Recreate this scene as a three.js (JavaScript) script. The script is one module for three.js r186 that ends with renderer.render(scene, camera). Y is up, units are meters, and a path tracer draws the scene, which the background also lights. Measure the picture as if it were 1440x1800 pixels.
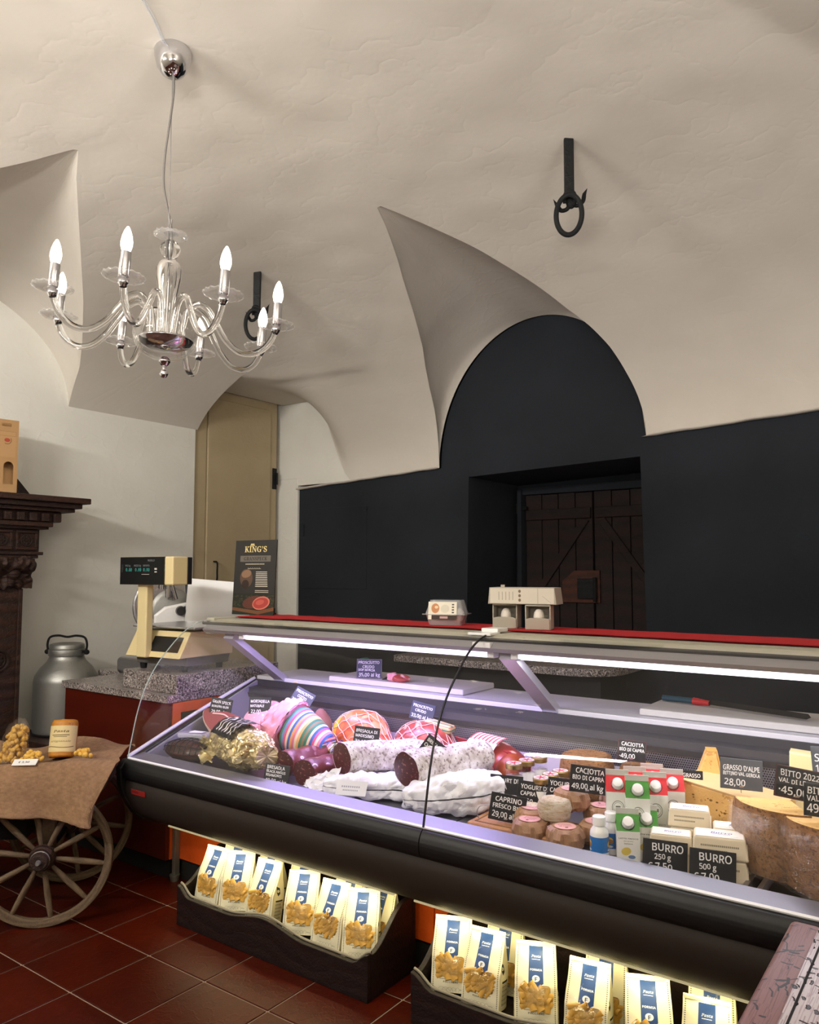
import * as THREE from 'three';
import { mergeGeometries, mergeVertices, toCreasedNormals } from 'three/addons/utils/BufferGeometryUtils.js';
import { RoundedBoxGeometry } from 'three/addons/geometries/RoundedBoxGeometry.js';
import { ImprovedNoise } from 'three/addons/math/ImprovedNoise.js';
import { RectAreaLightUniformsLib } from 'three/addons/lights/RectAreaLightUniformsLib.js';

// ---------------------------------------------------------------- camera, light, exposure
const scene = new THREE.Scene();
scene.background = new THREE.Color(0x000000);
const camera = new THREE.PerspectiveCamera(66.6, 0.8, 0.05, 60);
camera.position.set(0, 1.5, 0);
camera.rotation.set(THREE.MathUtils.degToRad(4.385), THREE.MathUtils.degToRad(36.026), 0, 'YXZ');
const renderer = new THREE.WebGLRenderer({ antialias: true });
renderer.toneMapping = THREE.LinearToneMapping;
renderer.toneMappingExposure = 1.0;
renderer.shadowMap.enabled = true;
RectAreaLightUniformsLib.init();
const BULB = { color: new THREE.Color(1.0, 0.94, 0.83), intensity: 0.11 };
const LED_VIOLET = { color: new THREE.Color(0.58, 0.46, 1.0), intensity: 125 };
const LED_WHITE = { color: new THREE.Color(0.93, 0.9, 1.0), intensity: 56 };
const STRIP = { color: new THREE.Color(1.0, 0.86, 0.48), intensity: 38 };

const ADDED_UPLIGHT = { color: new THREE.Color(1.0, 0.95, 0.9), intensity: 128 };  // for the added troughs that brighten the vault from out of view

// ---------------------------------------------------------------- helpers
const V3 = (x, y, z) => new THREE.Vector3(x, y, z);
const PI = Math.PI, D2R = PI / 180;
function rngOf(seed) { let s = seed >>> 0; return () => { s = (s + 0x6d2b79f5) | 0; let t = Math.imul(s ^ (s >>> 15), 1 | s); t = (t + Math.imul(t ^ (t >>> 7), 61 | t)) ^ t; return ((t ^ (t >>> 14)) >>> 0) / 4294967296; }; }
const perlin = new ImprovedNoise();
const N3 = (x, y, z) => perlin.noise(x + 31.7, y + 17.3, z + 5.9);
const clamp = (x, a, b) => Math.min(b, Math.max(a, x));
const smooth = (a, b, x) => { const t = clamp((x - a) / (b - a), 0, 1); return t * t * (3 - 2 * t); };
const lerp = (a, b, t) => a + (b - a) * t;
const used = {};
function numbered(n) { const k = used[n] = (used[n] ?? -1) + 1; return k ? n + '_' + String(k).padStart(3, '0') : n; }
function shade(m) { m.castShadow = true; m.receiveShadow = true; return m; }
function thing(name, label, category, [x, y, z] = [0, 0, 0], turn = 0, group) {
  const o = new THREE.Group(); o.name = numbered(name); o.position.set(x, y, z); o.rotation.y = turn;
  o.userData = { label, category }; if (group) o.userData.group = group;
  scene.add(o); return o;
}
function part(name, geo, mat, parent, label) {
  const m = shade(new THREE.Mesh(geo, mat)); m.name = name; if (label) m.userData.label = label; parent.add(m); return m;
}
// a part whose geometry is given in room coordinates, under a thing that is not turned
function partW(name, geo, mat, parent, label) {
  const p = V3(0, 0, 0); for (let o = parent; o && o !== scene; o = o.parent) p.add(o.position);
  geo.translate(-p.x, -p.y, -p.z); return part(name, geo, mat, parent, label);
}
function solo(name, geo, mat, label, category, [x, y, z] = [0, 0, 0], turn = 0, group) {
  const m = shade(new THREE.Mesh(geo, mat)); m.name = numbered(name); m.position.set(x, y, z); m.rotation.y = turn;
  m.userData = { label, category }; if (group) m.userData.group = group; scene.add(m); return m;
}
function struct(name, geo, mat) { const m = shade(new THREE.Mesh(geo, mat)); m.name = name; m.userData = { kind: 'structure' }; scene.add(m); return m; }
function copyOf(src, label, [x, y, z], turn = 0, group) {
  const c = src.clone(); c.name = numbered(src.name.replace(/_\d{3}$/, '')); c.position.set(x, y, z); c.rotation.set(0, turn, 0);
  c.userData = { ...src.userData, label }; if (group) c.userData.group = group; scene.add(c); return c;
}
const merge = (list) => mergeGeometries(list.map((g) => { const h = g.index ? g.toNonIndexed() : g; for (const k of Object.keys(h.attributes)) if (!['position', 'normal', 'uv'].includes(k)) h.deleteAttribute(k); return h; }));
const box = (w, h, d, x = 0, y = 0, z = 0) => new THREE.BoxGeometry(w, h, d).translate(x, y, z);
const rbox = (w, h, d, r = 0.004, x = 0, y = 0, z = 0, s = 2) => new RoundedBoxGeometry(w, h, d, s, r).translate(x, y, z);
const boxB = (x0, x1, y0, y1, z0, z1, r = 0) => r ? rbox(x1 - x0, y1 - y0, z1 - z0, r, (x0 + x1) / 2, (y0 + y1) / 2, (z0 + z1) / 2) : box(x1 - x0, y1 - y0, z1 - z0, (x0 + x1) / 2, (y0 + y1) / 2, (z0 + z1) / 2);
const cyl = (r0, r1, h, s = 20, x = 0, y = 0, z = 0, open = false) => new THREE.CylinderGeometry(r1, r0, h, s, 1, open).translate(x, y, z);
const lathe = (pts, s = 28) => new THREE.LatheGeometry(pts.map(([r, y]) => new THREE.Vector2(r, y)), s);
const tube = (pts, r, seg = 24, rs = 8, closed = false) => new THREE.TubeGeometry(new THREE.CatmullRomCurve3(pts.map((p) => (p.isVector3 ? p : V3(...p))), closed, 'centripetal'), seg, r, rs, closed);
function shapeOf(pts) { const s = new THREE.Shape(); pts.forEach(([x, y], i) => (i ? s.lineTo(x, y) : s.moveTo(x, y))); s.closePath(); return s; }
// a profile of [y, z] points swept along x
function prismX(pts, x0, x1, bevel = 0) {
  const g = new THREE.ExtrudeGeometry(shapeOf(pts.map(([y, z]) => [-z, y])), { depth: x1 - x0 - 2 * bevel, bevelEnabled: bevel > 0, bevelSize: bevel, bevelThickness: bevel, bevelOffset: -bevel, bevelSegments: 2, steps: 1 });
  return g.rotateY(PI / 2).translate(x0 + bevel, 0, 0);
}
// a flat outline of [x, y] points with depth along z
function slab(pts, depth, bevel = 0, holes = []) {
  const s = shapeOf(pts); for (const h of holes) s.holes.push(new THREE.Path(h.map(([x, y]) => new THREE.Vector2(x, y))));
  return new THREE.ExtrudeGeometry(s, { depth: depth - 2 * bevel, bevelEnabled: bevel > 0, bevelSize: bevel, bevelThickness: bevel, bevelOffset: -bevel, bevelSegments: 2 }).translate(0, 0, bevel);
}
// a bent sheet with thickness: polyline of [y, z], swept along x
function sheetX(line, t, x0, x1) {
  const n = line.length, off = line.map((p, i) => {
    const a = line[Math.max(0, i - 1)], b = line[Math.min(n - 1, i + 1)], dy = b[0] - a[0], dz = b[1] - a[1], l = Math.hypot(dy, dz) || 1;
    return [p[0] + (dz / l) * t, p[1] - (dy / l) * t];
  });
  return prismX([...line, ...off.reverse()], x0, x1);
}
// a grid surface f(u, v) -> [x, y, z]
function gridGeo(nu, nv, f, uvf) {
  const pos = [], uv = [], idx = [];
  for (let j = 0; j <= nv; j++) for (let i = 0; i <= nu; i++) { const u = i / nu, v = j / nv; pos.push(...f(u, v)); uv.push(...(uvf ? uvf(u, v) : [u, v])); }
  for (let j = 0; j < nv; j++) for (let i = 0; i < nu; i++) { const a = j * (nu + 1) + i, b = a + 1, c = a + nu + 1, d = c + 1; idx.push(a, b, d, a, d, c); }
  const g = new THREE.BufferGeometry(); g.setAttribute('position', new THREE.Float32BufferAttribute(pos, 3)); g.setAttribute('uv', new THREE.Float32BufferAttribute(uv, 2)); g.setIndex(idx); g.computeVertexNormals(); return g;
}
// closed body lofted through rings; ring(v) gives points for u in 0..1, ends are capped by a fan
function loft(nu, nv, f, uvf, cap = true) {
  const g = gridGeo(nu, nv, f, uvf), p = g.attributes.position;
  const n = g.attributes.normal;   // weld the normals along the seam
  for (let j = 0; j <= nv; j++) { const a = j * (nu + 1), b = a + nu; const m = V3(n.getX(a) + n.getX(b), n.getY(a) + n.getY(b), n.getZ(a) + n.getZ(b)).normalize(); n.setXYZ(a, m.x, m.y, m.z); n.setXYZ(b, m.x, m.y, m.z); }
  if (!cap) return g;
  const caps = [];
  for (const j of [0, nv]) {
    const pos = [], uv = [], idx = [], c = V3(0, 0, 0);
    for (let i = 0; i <= nu; i++) { const k = j * (nu + 1) + i; pos.push(p.getX(k), p.getY(k), p.getZ(k)); uv.push(0.5 + 0.5 * Math.cos((i / nu) * 2 * PI), 0.5 + 0.5 * Math.sin((i / nu) * 2 * PI)); if (i < nu) c.add(V3(p.getX(k), p.getY(k), p.getZ(k))); }
    c.divideScalar(nu); pos.push(c.x, c.y, c.z); uv.push(0.5, 0.5);
    for (let i = 0; i < nu; i++) j ? idx.push(i, i + 1, nu + 1) : idx.push(i + 1, i, nu + 1);
    const h = new THREE.BufferGeometry(); h.setAttribute('position', new THREE.Float32BufferAttribute(pos, 3)); h.setAttribute('uv', new THREE.Float32BufferAttribute(uv, 2)); h.setIndex(idx); h.computeVertexNormals(); caps.push(h);
  }
  return merge([g, ...caps]);
}
// pushes vertices along their normals by d(x, y, z)
function displace(g, d) {
  g = mergeVertices(g, 1e-5); g.computeVertexNormals(); const p = g.attributes.position, n = g.attributes.normal;
  for (let i = 0; i < p.count; i++) { const k = d(p.getX(i), p.getY(i), p.getZ(i)); p.setXYZ(i, p.getX(i) + n.getX(i) * k, p.getY(i) + n.getY(i) * k, p.getZ(i) + n.getZ(i) * k); }
  g.computeVertexNormals(); return g;
}
const ridge = (x, y, z) => 1 - 2 * Math.abs(N3(x, y, z));
const crumple = (amp, f, seed = 0) => (x, y, z) => amp * (0.6 * ridge(x * f + seed, y * f, z * f) + 0.4 * ridge(x * f * 2.3, y * f * 2.3 + seed, z * f * 2.3) - 0.4);
const lumps = (amp, f, seed = 0) => (x, y, z) => amp * N3(x * f + seed, y * f, z * f);
function sphereUV(rx, ry, rz, nu = 40, nv = 24) { const g = new THREE.SphereGeometry(1, nu, nv); g.scale(rx, ry, rz); return g; }
// scales the uv of a geometry
function uvScale(g, su, sv = su, ou = 0, ov = 0) { const a = g.attributes.uv; for (let i = 0; i < a.count; i++) a.setXY(i, a.getX(i) * su + ou, a.getY(i) * sv + ov); return g; }
// uv in metres, from the side that a face looks to
function boxUV(g, s = 1) {
  g = g.index ? g.toNonIndexed() : g; const p = g.attributes.position, n = g.attributes.normal, a = new Float32Array(p.count * 2);
  for (let i = 0; i < p.count; i++) {
    const x = p.getX(i), y = p.getY(i), z = p.getZ(i), nx = Math.abs(n.getX(i)), ny = Math.abs(n.getY(i)), nz = Math.abs(n.getZ(i));
    if (ny >= nx && ny >= nz) { a[2 * i] = x * s; a[2 * i + 1] = z * s; } else if (nx >= nz) { a[2 * i] = z * s; a[2 * i + 1] = y * s; } else { a[2 * i] = x * s; a[2 * i + 1] = y * s; }
  }
  g.setAttribute('uv', new THREE.BufferAttribute(a, 2)); return g;
}

// ---------------------------------------------------------------- textures
function periodic(seed) {   // tiling value noise
  const T = new Float32Array(4096), r = rngOf(seed); for (let i = 0; i < 4096; i++) T[i] = r();
  return (x, y, p) => {
    const ix = Math.floor(x), iy = Math.floor(y), fx = x - ix, fy = y - iy, sx = fx * fx * (3 - 2 * fx), sy = fy * fy * (3 - 2 * fy);
    const h = (a, b) => T[((((a % p) + p) % p) * 57 + (((b % p) + p) % p) * 131 + seed) & 4095];
    return lerp(lerp(h(ix, iy), h(ix + 1, iy), sx), lerp(h(ix, iy + 1), h(ix + 1, iy + 1), sx), sy);
  };
}
function fbmOf(seed) { const n = periodic(seed); return (u, v, f, oct = 4) => { let s = 0, a = 0.5, t = 0; for (let i = 0; i < oct; i++) { s += a * n(u * f, v * f, f); t += a; a *= 0.5; f *= 2; } return s / t; }; }
function texOf(size, f, srgb = true) {   // f(u, v) -> grey or [r, g, b] in 0..1
  const d = new Uint8Array(size * size * 4);
  for (let j = 0; j < size; j++) for (let i = 0; i < size; i++) { const c = f(i / size, j / size), k = (j * size + i) * 4, a = Array.isArray(c) ? c : [c, c, c]; d[k] = clamp(a[0], 0, 1) * 255; d[k + 1] = clamp(a[1], 0, 1) * 255; d[k + 2] = clamp(a[2], 0, 1) * 255; d[k + 3] = 255; }
  const t = new THREE.DataTexture(d, size, size); t.wrapS = t.wrapT = THREE.RepeatWrapping; t.magFilter = THREE.LinearFilter; t.minFilter = THREE.LinearMipmapLinearFilter; t.generateMipmaps = true; if (srgb) t.colorSpace = THREE.SRGBColorSpace; t.needsUpdate = true; return t;
}
const rep = (t, u, v = u) => { const c = t.clone(); c.repeat.set(u, v); c.needsUpdate = true; return c; };
const mixc = (a, b, t) => a.map((x, i) => lerp(x, b[i], t));
const hex = (h) => [((h >> 16) & 255) / 255, ((h >> 8) & 255) / 255, (h & 255) / 255];
const F1 = fbmOf(3), F2 = fbmOf(11), F3 = fbmOf(29), F4 = fbmOf(47);
const plasterBump = texOf(1024, (u, v) => { const w = F1(u, v, 3, 3); const strokes = F2(u + 0.15 * w, v * 1 + 0.2 * w, 6, 5); const fine = F3(u, v, 64, 3); const scratch = Math.pow(1 - Math.abs(2 * F4(u, v, 8, 4) - 1), 12); return 0.55 * strokes + 0.18 * fine + 0.3 * scratch + 0.1 * w; }, false);
const plasterTint = texOf(512, (u, v) => { const n = F1(u, v, 4, 5), m = F2(u, v, 9, 4); return mixc([0.93, 0.925, 0.915], [1, 1, 1], clamp(0.2 + 1.2 * n * 0.7 + 0.4 * (m - 0.5), 0, 1)); });
const darkTint = texOf(512, (u, v) => { const n = F1(u, v, 3, 5), m = F3(u, v, 7, 5); return mixc([0.72, 0.72, 0.72], [1, 1, 1], clamp(1.3 * n + 0.5 * (m - 0.5), 0, 1)); });
const graniteTex = texOf(512, (u, v) => { const a = F1(u, v, 90, 2), b = F2(u, v, 70, 2), c = F3(u, v, 110, 2); let k = [0.42, 0.39, 0.37]; if (a > 0.55) k = [0.66, 0.62, 0.6]; if (b > 0.62) k = [0.2, 0.19, 0.19]; if (c > 0.68) k = [0.82, 0.79, 0.77]; return k; });
const woodTex = (dark, light, seed, rings = 9) => { const A = fbmOf(seed), B = fbmOf(seed + 5); return texOf(512, (u, v) => { const w = A(u, v, 2, 4), g = Math.abs(Math.sin((v * rings + w * 2.2) * PI)), f = B(u * 1, v, 128, 2) * 0.25 + B(u, v, 32, 3) * 0.2; return mixc(dark, light, clamp(0.4 * Math.pow(g, 1.5) + 0.1 + f * 1.3 - 0.1, 0, 1)); }); };
const darkWood = woodTex([0.1, 0.045, 0.025], [0.36, 0.19, 0.1], 61, 8);
const oldWood = woodTex([0.13, 0.075, 0.05], [0.34, 0.22, 0.15], 71, 7);
const veneer = woodTex([0.74, 0.28, 0.08], [0.87, 0.37, 0.11], 83, 5);
const greyWood = woodTex([0.26, 0.2, 0.14], [0.5, 0.42, 0.32], 97, 7);
const boardWood = woodTex([0.62, 0.42, 0.27], [0.8, 0.6, 0.42], 103, 6);
const woodBump = texOf(512, (u, v) => 0.5 * Math.abs(Math.sin((v * 8 + F1(u, v, 2, 4) * 2.2) * PI)) + 0.5 * F2(u, v, 96, 2), false);
const clayTex = texOf(512, (u, v) => { const n = F1(u, v, 3, 5), m = F3(u, v, 40, 3); return mixc([0.34, 0.115, 0.06], [0.47, 0.18, 0.095], clamp(0.9 * n + 0.5 * (m - 0.35), 0, 1)); });
const burlapTex = texOf(512, (u, v) => { const a = Math.sin(u * 64 * 2 * PI), b = Math.sin(v * 64 * 2 * PI), n = F1(u, v, 32, 3), w = (a * b > 0 ? 0.15 : -0.1) + 0.3 * Math.max(a, b); return mixc([0.43, 0.32, 0.22], [0.7, 0.56, 0.42], clamp(0.4 + 0.45 * w + 0.5 * (n - 0.5), 0, 1)); });
const burlapBump = texOf(512, (u, v) => 0.5 + 0.25 * Math.sin(u * 64 * 2 * PI) + 0.25 * Math.sin(v * 64 * 2 * PI), false);
const perfTex = texOf(256, (u, v) => { const r = v * 16, o = Math.floor(r) % 2 ? 0.5 : 0, x = (u * 16 + o) % 1 - 0.5, y = (r % 1) - 0.5; return Math.hypot(x, y) < 0.3 ? [0.05, 0.05, 0.055] : [0.68, 0.68, 0.7]; });
const moldTex = texOf(512, (u, v) => { const n = F1(u, v, 8, 5), m = F2(u, v, 24, 4); const k = mixc([0.63, 0.57, 0.52], [0.93, 0.92, 0.9], clamp(0.1 + 1.3 * n, 0, 1)); return mixc(k, [0.42, 0.36, 0.33], clamp((m - 0.56) * 4, 0, 0.6)); });
const meatTex = texOf(512, (u, v) => { const n = F1(u, v, 5, 5), m = F4(u, v, 14, 4); const k = mixc([0.2, 0.035, 0.045], [0.36, 0.07, 0.075], n); return m > 0.7 ? mixc(k, [0.75, 0.6, 0.55], 0.6) : k; });
const hamTex = texOf(512, (u, v) => { const n = F2(u, v, 5, 5), m = F1(u, v, 6, 5); const k = mixc([0.5, 0.12, 0.12], [0.78, 0.36, 0.3], n); return m > 0.57 ? mixc(k, [0.9, 0.74, 0.66], clamp((m - 0.57) * 8, 0, 0.9)) : k; });
const cheeseTex = texOf(512, (u, v) => { const n = F1(u, v, 4, 5), m = F3(u, v, 22, 3), q = F2(u, v, 16, 3); let k = mixc([0.86, 0.66, 0.36], [0.93, 0.76, 0.47], n); if (m > 0.72) k = mixc(k, [0.72, 0.5, 0.24], 0.7); return mixc(k, [0.98, 0.86, 0.62], 0.2 * q); });
const rindTex = texOf(512, (u, v) => { const n = F1(u, v, 6, 5), m = F3(u, v, 30, 4); return mixc(mixc([0.5, 0.34, 0.2], [0.72, 0.53, 0.33], n), [0.36, 0.24, 0.14], m > 0.62 ? 0.6 : 0); });
const whiteRind = texOf(512, (u, v) => { const n = F2(u, v, 6, 5), m = F4(u, v, 20, 4); return mixc(mixc([0.82, 0.74, 0.6], [0.95, 0.92, 0.86], n), [0.75, 0.6, 0.38], clamp((0.42 - m) * 4, 0, 0.6)); });
const kraftTex = texOf(256, (u, v) => { const n = F1(u, v, 8, 4), m = F3(u, v, 40, 2); return mixc([0.55, 0.4, 0.28], [0.71, 0.55, 0.41], clamp(n * 0.8 + 0.4 * (m - 0.3), 0, 1)); });
const steelBump = texOf(256, (u, v) => F1(u * 0.25, v, 64, 2), false);
const feltBump = texOf(256, (u, v) => F1(u, v, 64, 3), false);
const foilTex = texOf(512, (u, v) => { const n = F1(u, v, 3, 3), m = F2(u, v, 10, 4), band = Math.abs(((v * 2 + 0.15 * n) % 1) - 0.5); let k = mixc([0.8, 0.72, 0.5], [0.93, 0.88, 0.7], n); if (band < 0.035) k = mixc(k, [0.25, 0.22, 0.16], 0.6 * m); return k; });
const netTex = texOf(512, (u, v) => { const a = Math.abs(((u * 8 + v * 4) % 1) - 0.5), b = Math.abs(((u * 8 - v * 4 + 8) % 1) - 0.5); return Math.min(a, b) < 0.045 ? [0.05, 0.03, 0.03] : mixc([0.2, 0.1, 0.08], [0.34, 0.19, 0.15], F1(u, v, 6, 4)); });

// ---------------------------------------------------------------- one sheet for all that is printed or written
const SHEET = 2048, sheet = document.createElement('canvas'); sheet.width = sheet.height = SHEET;
const ink = sheet.getContext('2d'); ink.fillStyle = '#ffffff'; ink.fillRect(0, 0, SHEET, SHEET);
let shelfX = 0, shelfY = 0, shelfH = 0;
function printed(w, h, draw) {   // draws into a w x h cell and gives back its uv rectangle
  if (shelfX + w > SHEET) { shelfX = 0; shelfY += shelfH + 4; shelfH = 0; }
  if (shelfY + h > SHEET) throw new Error('the print sheet is full');
  const x = shelfX, y = shelfY; shelfX += w + 4; shelfH = Math.max(shelfH, h);
  ink.save(); ink.beginPath(); ink.rect(x, y, w, h); ink.clip(); ink.translate(x, y); draw(ink, w, h); ink.restore();
  return [(x + 1) / SHEET, 1 - (y + h - 1) / SHEET, (x + w - 1) / SHEET, 1 - (y + 1) / SHEET];
}
function toRect(g, [u0, v0, u1, v1]) { const a = g.attributes.uv; for (let i = 0; i < a.count; i++) a.setXY(i, lerp(u0, u1, clamp(a.getX(i), 0, 1)), lerp(v0, v1, clamp(a.getY(i), 0, 1))); return g; }
const sheetTex = new THREE.CanvasTexture(sheet); sheetTex.colorSpace = THREE.SRGBColorSpace; sheetTex.magFilter = THREE.LinearFilter;
const plane = (w, h, x = 0, y = 0, z = 0) => new THREE.PlaneGeometry(w, h).translate(x, y, z);

// ---------------------------------------------------------------- materials
const std = (o) => new THREE.MeshStandardMaterial(o), phys = (o) => new THREE.MeshPhysicalMaterial(o);
const M = {
  print: std({ map: sheetTex, roughness: 0.65 }), printGloss: phys({ map: sheetTex, roughness: 0.35, clearcoat: 0.4, clearcoatRoughness: 0.2 }),
  plaster: std({ color: 0xd9d3c8, roughness: 0.92, map: rep(plasterTint, 0.45), bumpMap: rep(plasterBump, 0.7), bumpScale: 0.0018, side: THREE.DoubleSide }),
  wallWhite: std({ color: 0xe8e7de, roughness: 0.92, map: rep(plasterTint, 0.5), bumpMap: rep(plasterBump, 0.8), bumpScale: 0.003 }),
  wallDark: std({ color: 0x21262d, roughness: 0.97, map: rep(darkTint, 0.5), bumpMap: rep(plasterBump, 0.7), bumpScale: 0.003 }),
  wallFar: std({ color: 0xcfcac0, roughness: 0.95 }),
  beige: std({ color: 0xb7a684, roughness: 0.6, bumpMap: rep(plasterBump, 1.2), bumpScale: 0.002, map: rep(plasterTint, 0.9) }),
  clay: phys({ map: clayTex, color: 0xb49a72, roughness: 0.38, specularIntensity: 0.45, bumpMap: rep(F1 && plasterBump, 2), bumpScale: 0.0015 }),
  grout: std({ color: 0x9d8674, roughness: 0.9 }),
  darkWood: std({ map: darkWood, color: 0x70442f, roughness: 0.55, bumpMap: woodBump, bumpScale: 0.002 }),
  oldWood: std({ map: oldWood, color: 0xc8b0a0, roughness: 0.6, bumpMap: woodBump, bumpScale: 0.004 }),
  shutterWood: std({ map: oldWood, color: 0x84604e, roughness: 0.8, bumpMap: woodBump, bumpScale: 0.003 }),
  patchWood: std({ map: oldWood, color: 0xffc080, roughness: 0.75 }),
  greyWood: std({ map: greyWood, roughness: 0.8, bumpMap: woodBump, bumpScale: 0.002 }),
  boardWood: std({ map: boardWood, roughness: 0.6 }),
  veneer: std({ map: veneer, roughness: 0.4 }), veneerRed: std({ map: veneer, color: 0x5e4430, roughness: 0.35 }),
  granite: std({ map: rep(graniteTex, 2), roughness: 0.3 }),
  iron: std({ color: 0x151617, roughness: 0.55, metalness: 0.4, bumpMap: rep(plasterBump, 3), bumpScale: 0.003 }),
  chrome: std({ color: 0xd8d8dc, roughness: 0.08, metalness: 1 }), steel: std({ color: 0xc4c4c8, roughness: 0.28, metalness: 1, bumpMap: rep(steelBump, 3), bumpScale: 0.0006 }),
  deck: std({ color: 0x9c9ca6, roughness: 0.38, metalness: 0.8 }), aluminium: std({ color: 0x9b9b96, roughness: 0.45, metalness: 0.85, bumpMap: rep(plasterBump, 2), bumpScale: 0.001 }),
  lilac: std({ color: 0xdcdce4, roughness: 0.4 }), white: std({ color: 0xf0f0f0, roughness: 0.45 }), plasticWhite: phys({ color: 0xf4f4f2, roughness: 0.35, clearcoat: 0.3 }),
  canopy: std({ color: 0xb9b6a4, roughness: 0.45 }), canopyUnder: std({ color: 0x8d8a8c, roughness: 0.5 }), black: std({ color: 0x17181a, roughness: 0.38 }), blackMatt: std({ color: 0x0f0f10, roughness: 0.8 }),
  bumper: phys({ color: 0x0a0b0c, roughness: 0.5, clearcoat: 0.0 }), lower: std({ color: 0x2e2721, roughness: 0.6 }), perf: std({ map: perfTex, color: 0xc8c6d0, roughness: 0.45, metalness: 0.5 }), duct: std({ color: 0x4c4b50, roughness: 0.5, metalness: 0.5 }),
  pane: phys({ color: 0xffffff, roughness: 0.0, transmission: 1, thickness: 0, ior: 1.32, specularIntensity: 0.7 }), paneEdge: phys({ color: 0xdfeee8, roughness: 0.05, transmission: 0.6, thickness: 0 }),
  film: phys({ color: 0xffffff, roughness: 0.06, transmission: 1, thickness: 0, ior: 1.45, bumpMap: rep(plasterBump, 5), bumpScale: 0.012 }),
  glass: phys({ color: 0xffffff, roughness: 0.02, transmission: 1, thickness: 0.02, ior: 1.5 }),
  thinGlass: phys({ color: 0xffffff, roughness: 0.03, transmission: 1, thickness: 0, ior: 1.52 }),
  armGlass: phys({ color: 0xffffff, roughness: 0.06, transmission: 0.92, thickness: 0, ior: 1.7 }), tubeGlass: phys({ color: 0xffffff, roughness: 0.05, transmission: 1, thickness: 0.02, ior: 1.45 }),
  bulb: std({ color: 0xffffff, emissive: 0xfff0d8, emissiveIntensity: 6, roughness: 0.3 }),
  red: std({ color: 0xb5121b, roughness: 0.95, bumpMap: rep(feltBump, 4), bumpScale: 0.002, side: THREE.DoubleSide }), cream: std({ color: 0xdccb98, roughness: 0.5 }), greyPlastic: std({ color: 0x5c5a54, roughness: 0.55 }),
  burlap: std({ map: rep(burlapTex, 2.5), roughness: 0.95, bumpMap: rep(burlapBump, 2.5), bumpScale: 0.0012, side: THREE.DoubleSide }),
  card: std({ map: sheetTex, roughness: 0.55 }), wire: std({ color: 0xbcbcc2, roughness: 0.3, metalness: 0.9 }), clearPlastic: phys({ color: 0xf4f6f8, roughness: 0.15, transmission: 0.75, thickness: 0 }),
  meat: phys({ map: meatTex, roughness: 0.4, clearcoat: 0.25, clearcoatRoughness: 0.35 }), ham: phys({ map: hamTex, roughness: 0.35, clearcoat: 0.5, clearcoatRoughness: 0.25 }), mold: std({ map: moldTex, roughness: 0.9, bumpMap: rep(plasterBump, 2), bumpScale: 0.004 }),
  pinkMeat: std({ color: 0xe8a0a2, roughness: 0.5 }), fat: std({ color: 0xe8c9b8, roughness: 0.5 }), pinkCloth: std({ color: 0xf7a6c4, roughness: 0.85 }), paper: std({ color: 0xeeeef2, roughness: 0.75, side: THREE.DoubleSide }),
  foil: std({ map: foilTex, roughness: 0.26, metalness: 0.72 }), speckNet: phys({ map: netTex, roughness: 0.4, clearcoat: 0.5 }), speck: std({ color: 0x8a4440, roughness: 0.5 }), netWhite: std({ color: 0xf0d0c8, roughness: 0.8 }),
  cheese: std({ map: cheeseTex, roughness: 0.55, bumpMap: rep(plasterBump, 2), bumpScale: 0.002 }), rind: std({ map: rindTex, roughness: 0.8, bumpMap: rep(plasterBump, 3), bumpScale: 0.004 }), whiteRind: std({ map: whiteRind, roughness: 0.9, bumpMap: rep(plasterBump, 4), bumpScale: 0.004 }),
  kraft: phys({ map: kraftTex, roughness: 0.55, clearcoat: 0.15, clearcoatRoughness: 0.4 }), milk: phys({ color: 0xf3f1ea, roughness: 0.2, clearcoat: 0.6 }), gold: std({ color: 0xb59a62, roughness: 0.3, metalness: 0.8 }),
  cartonRed: phys({ color: 0xd0202c, roughness: 0.4, clearcoat: 0.3 }), cartonGreen: phys({ color: 0x3a8a28, roughness: 0.4, clearcoat: 0.3 }), cartonGrey: std({ color: 0xc4c3bb, roughness: 0.5 }), pasta: phys({ color: 0xd9a94a, roughness: 0.5, clearcoat: 0.3, clearcoatRoughness: 0.3, side: THREE.DoubleSide }),
  bagPaper: null, cardboard: std({ color: 0xb08a5c, roughness: 0.85 }), eggCard: std({ color: 0xb4ad9e, roughness: 0.85 }), egg: std({ color: 0xefe6da, roughness: 0.6 }), cable: std({ color: 0x6e6a66, roughness: 0.5 }),
  tableWood: null, blueHandle: std({ color: 0x1c4a58, roughness: 0.5 }), redPlastic: std({ color: 0xcc2326, roughness: 0.4 }), darkBlade: std({ color: 0x3a3a3c, roughness: 0.35, metalness: 0.8 }), green: std({ color: 0x1e7a50, roughness: 0.5 }),
  tubeWhite: std({ color: 0xffffff, emissive: 0xf4f0ff, emissiveIntensity: 2.2 }), tubeViolet: std({ color: 0xffffff, emissive: 0xe6dcff, emissiveIntensity: 2.2 }), stripGlow: std({ color: 0xffffff, emissive: 0xfff0b0, emissiveIntensity: 0.35 }),
  tray: std({ color: 0x2c2a29, roughness: 0.3, metalness: 0.6 }), popcorn: std({ color: 0xdcae4a, roughness: 0.6 }), blueLabel: std({ color: 0x1f6fb8, roughness: 0.5 }),
};

// ---------------------------------------------------------------- the room
const ZB = -4.8, XL = -4.86, XR = 2.6, ZF = 1.6;
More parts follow.
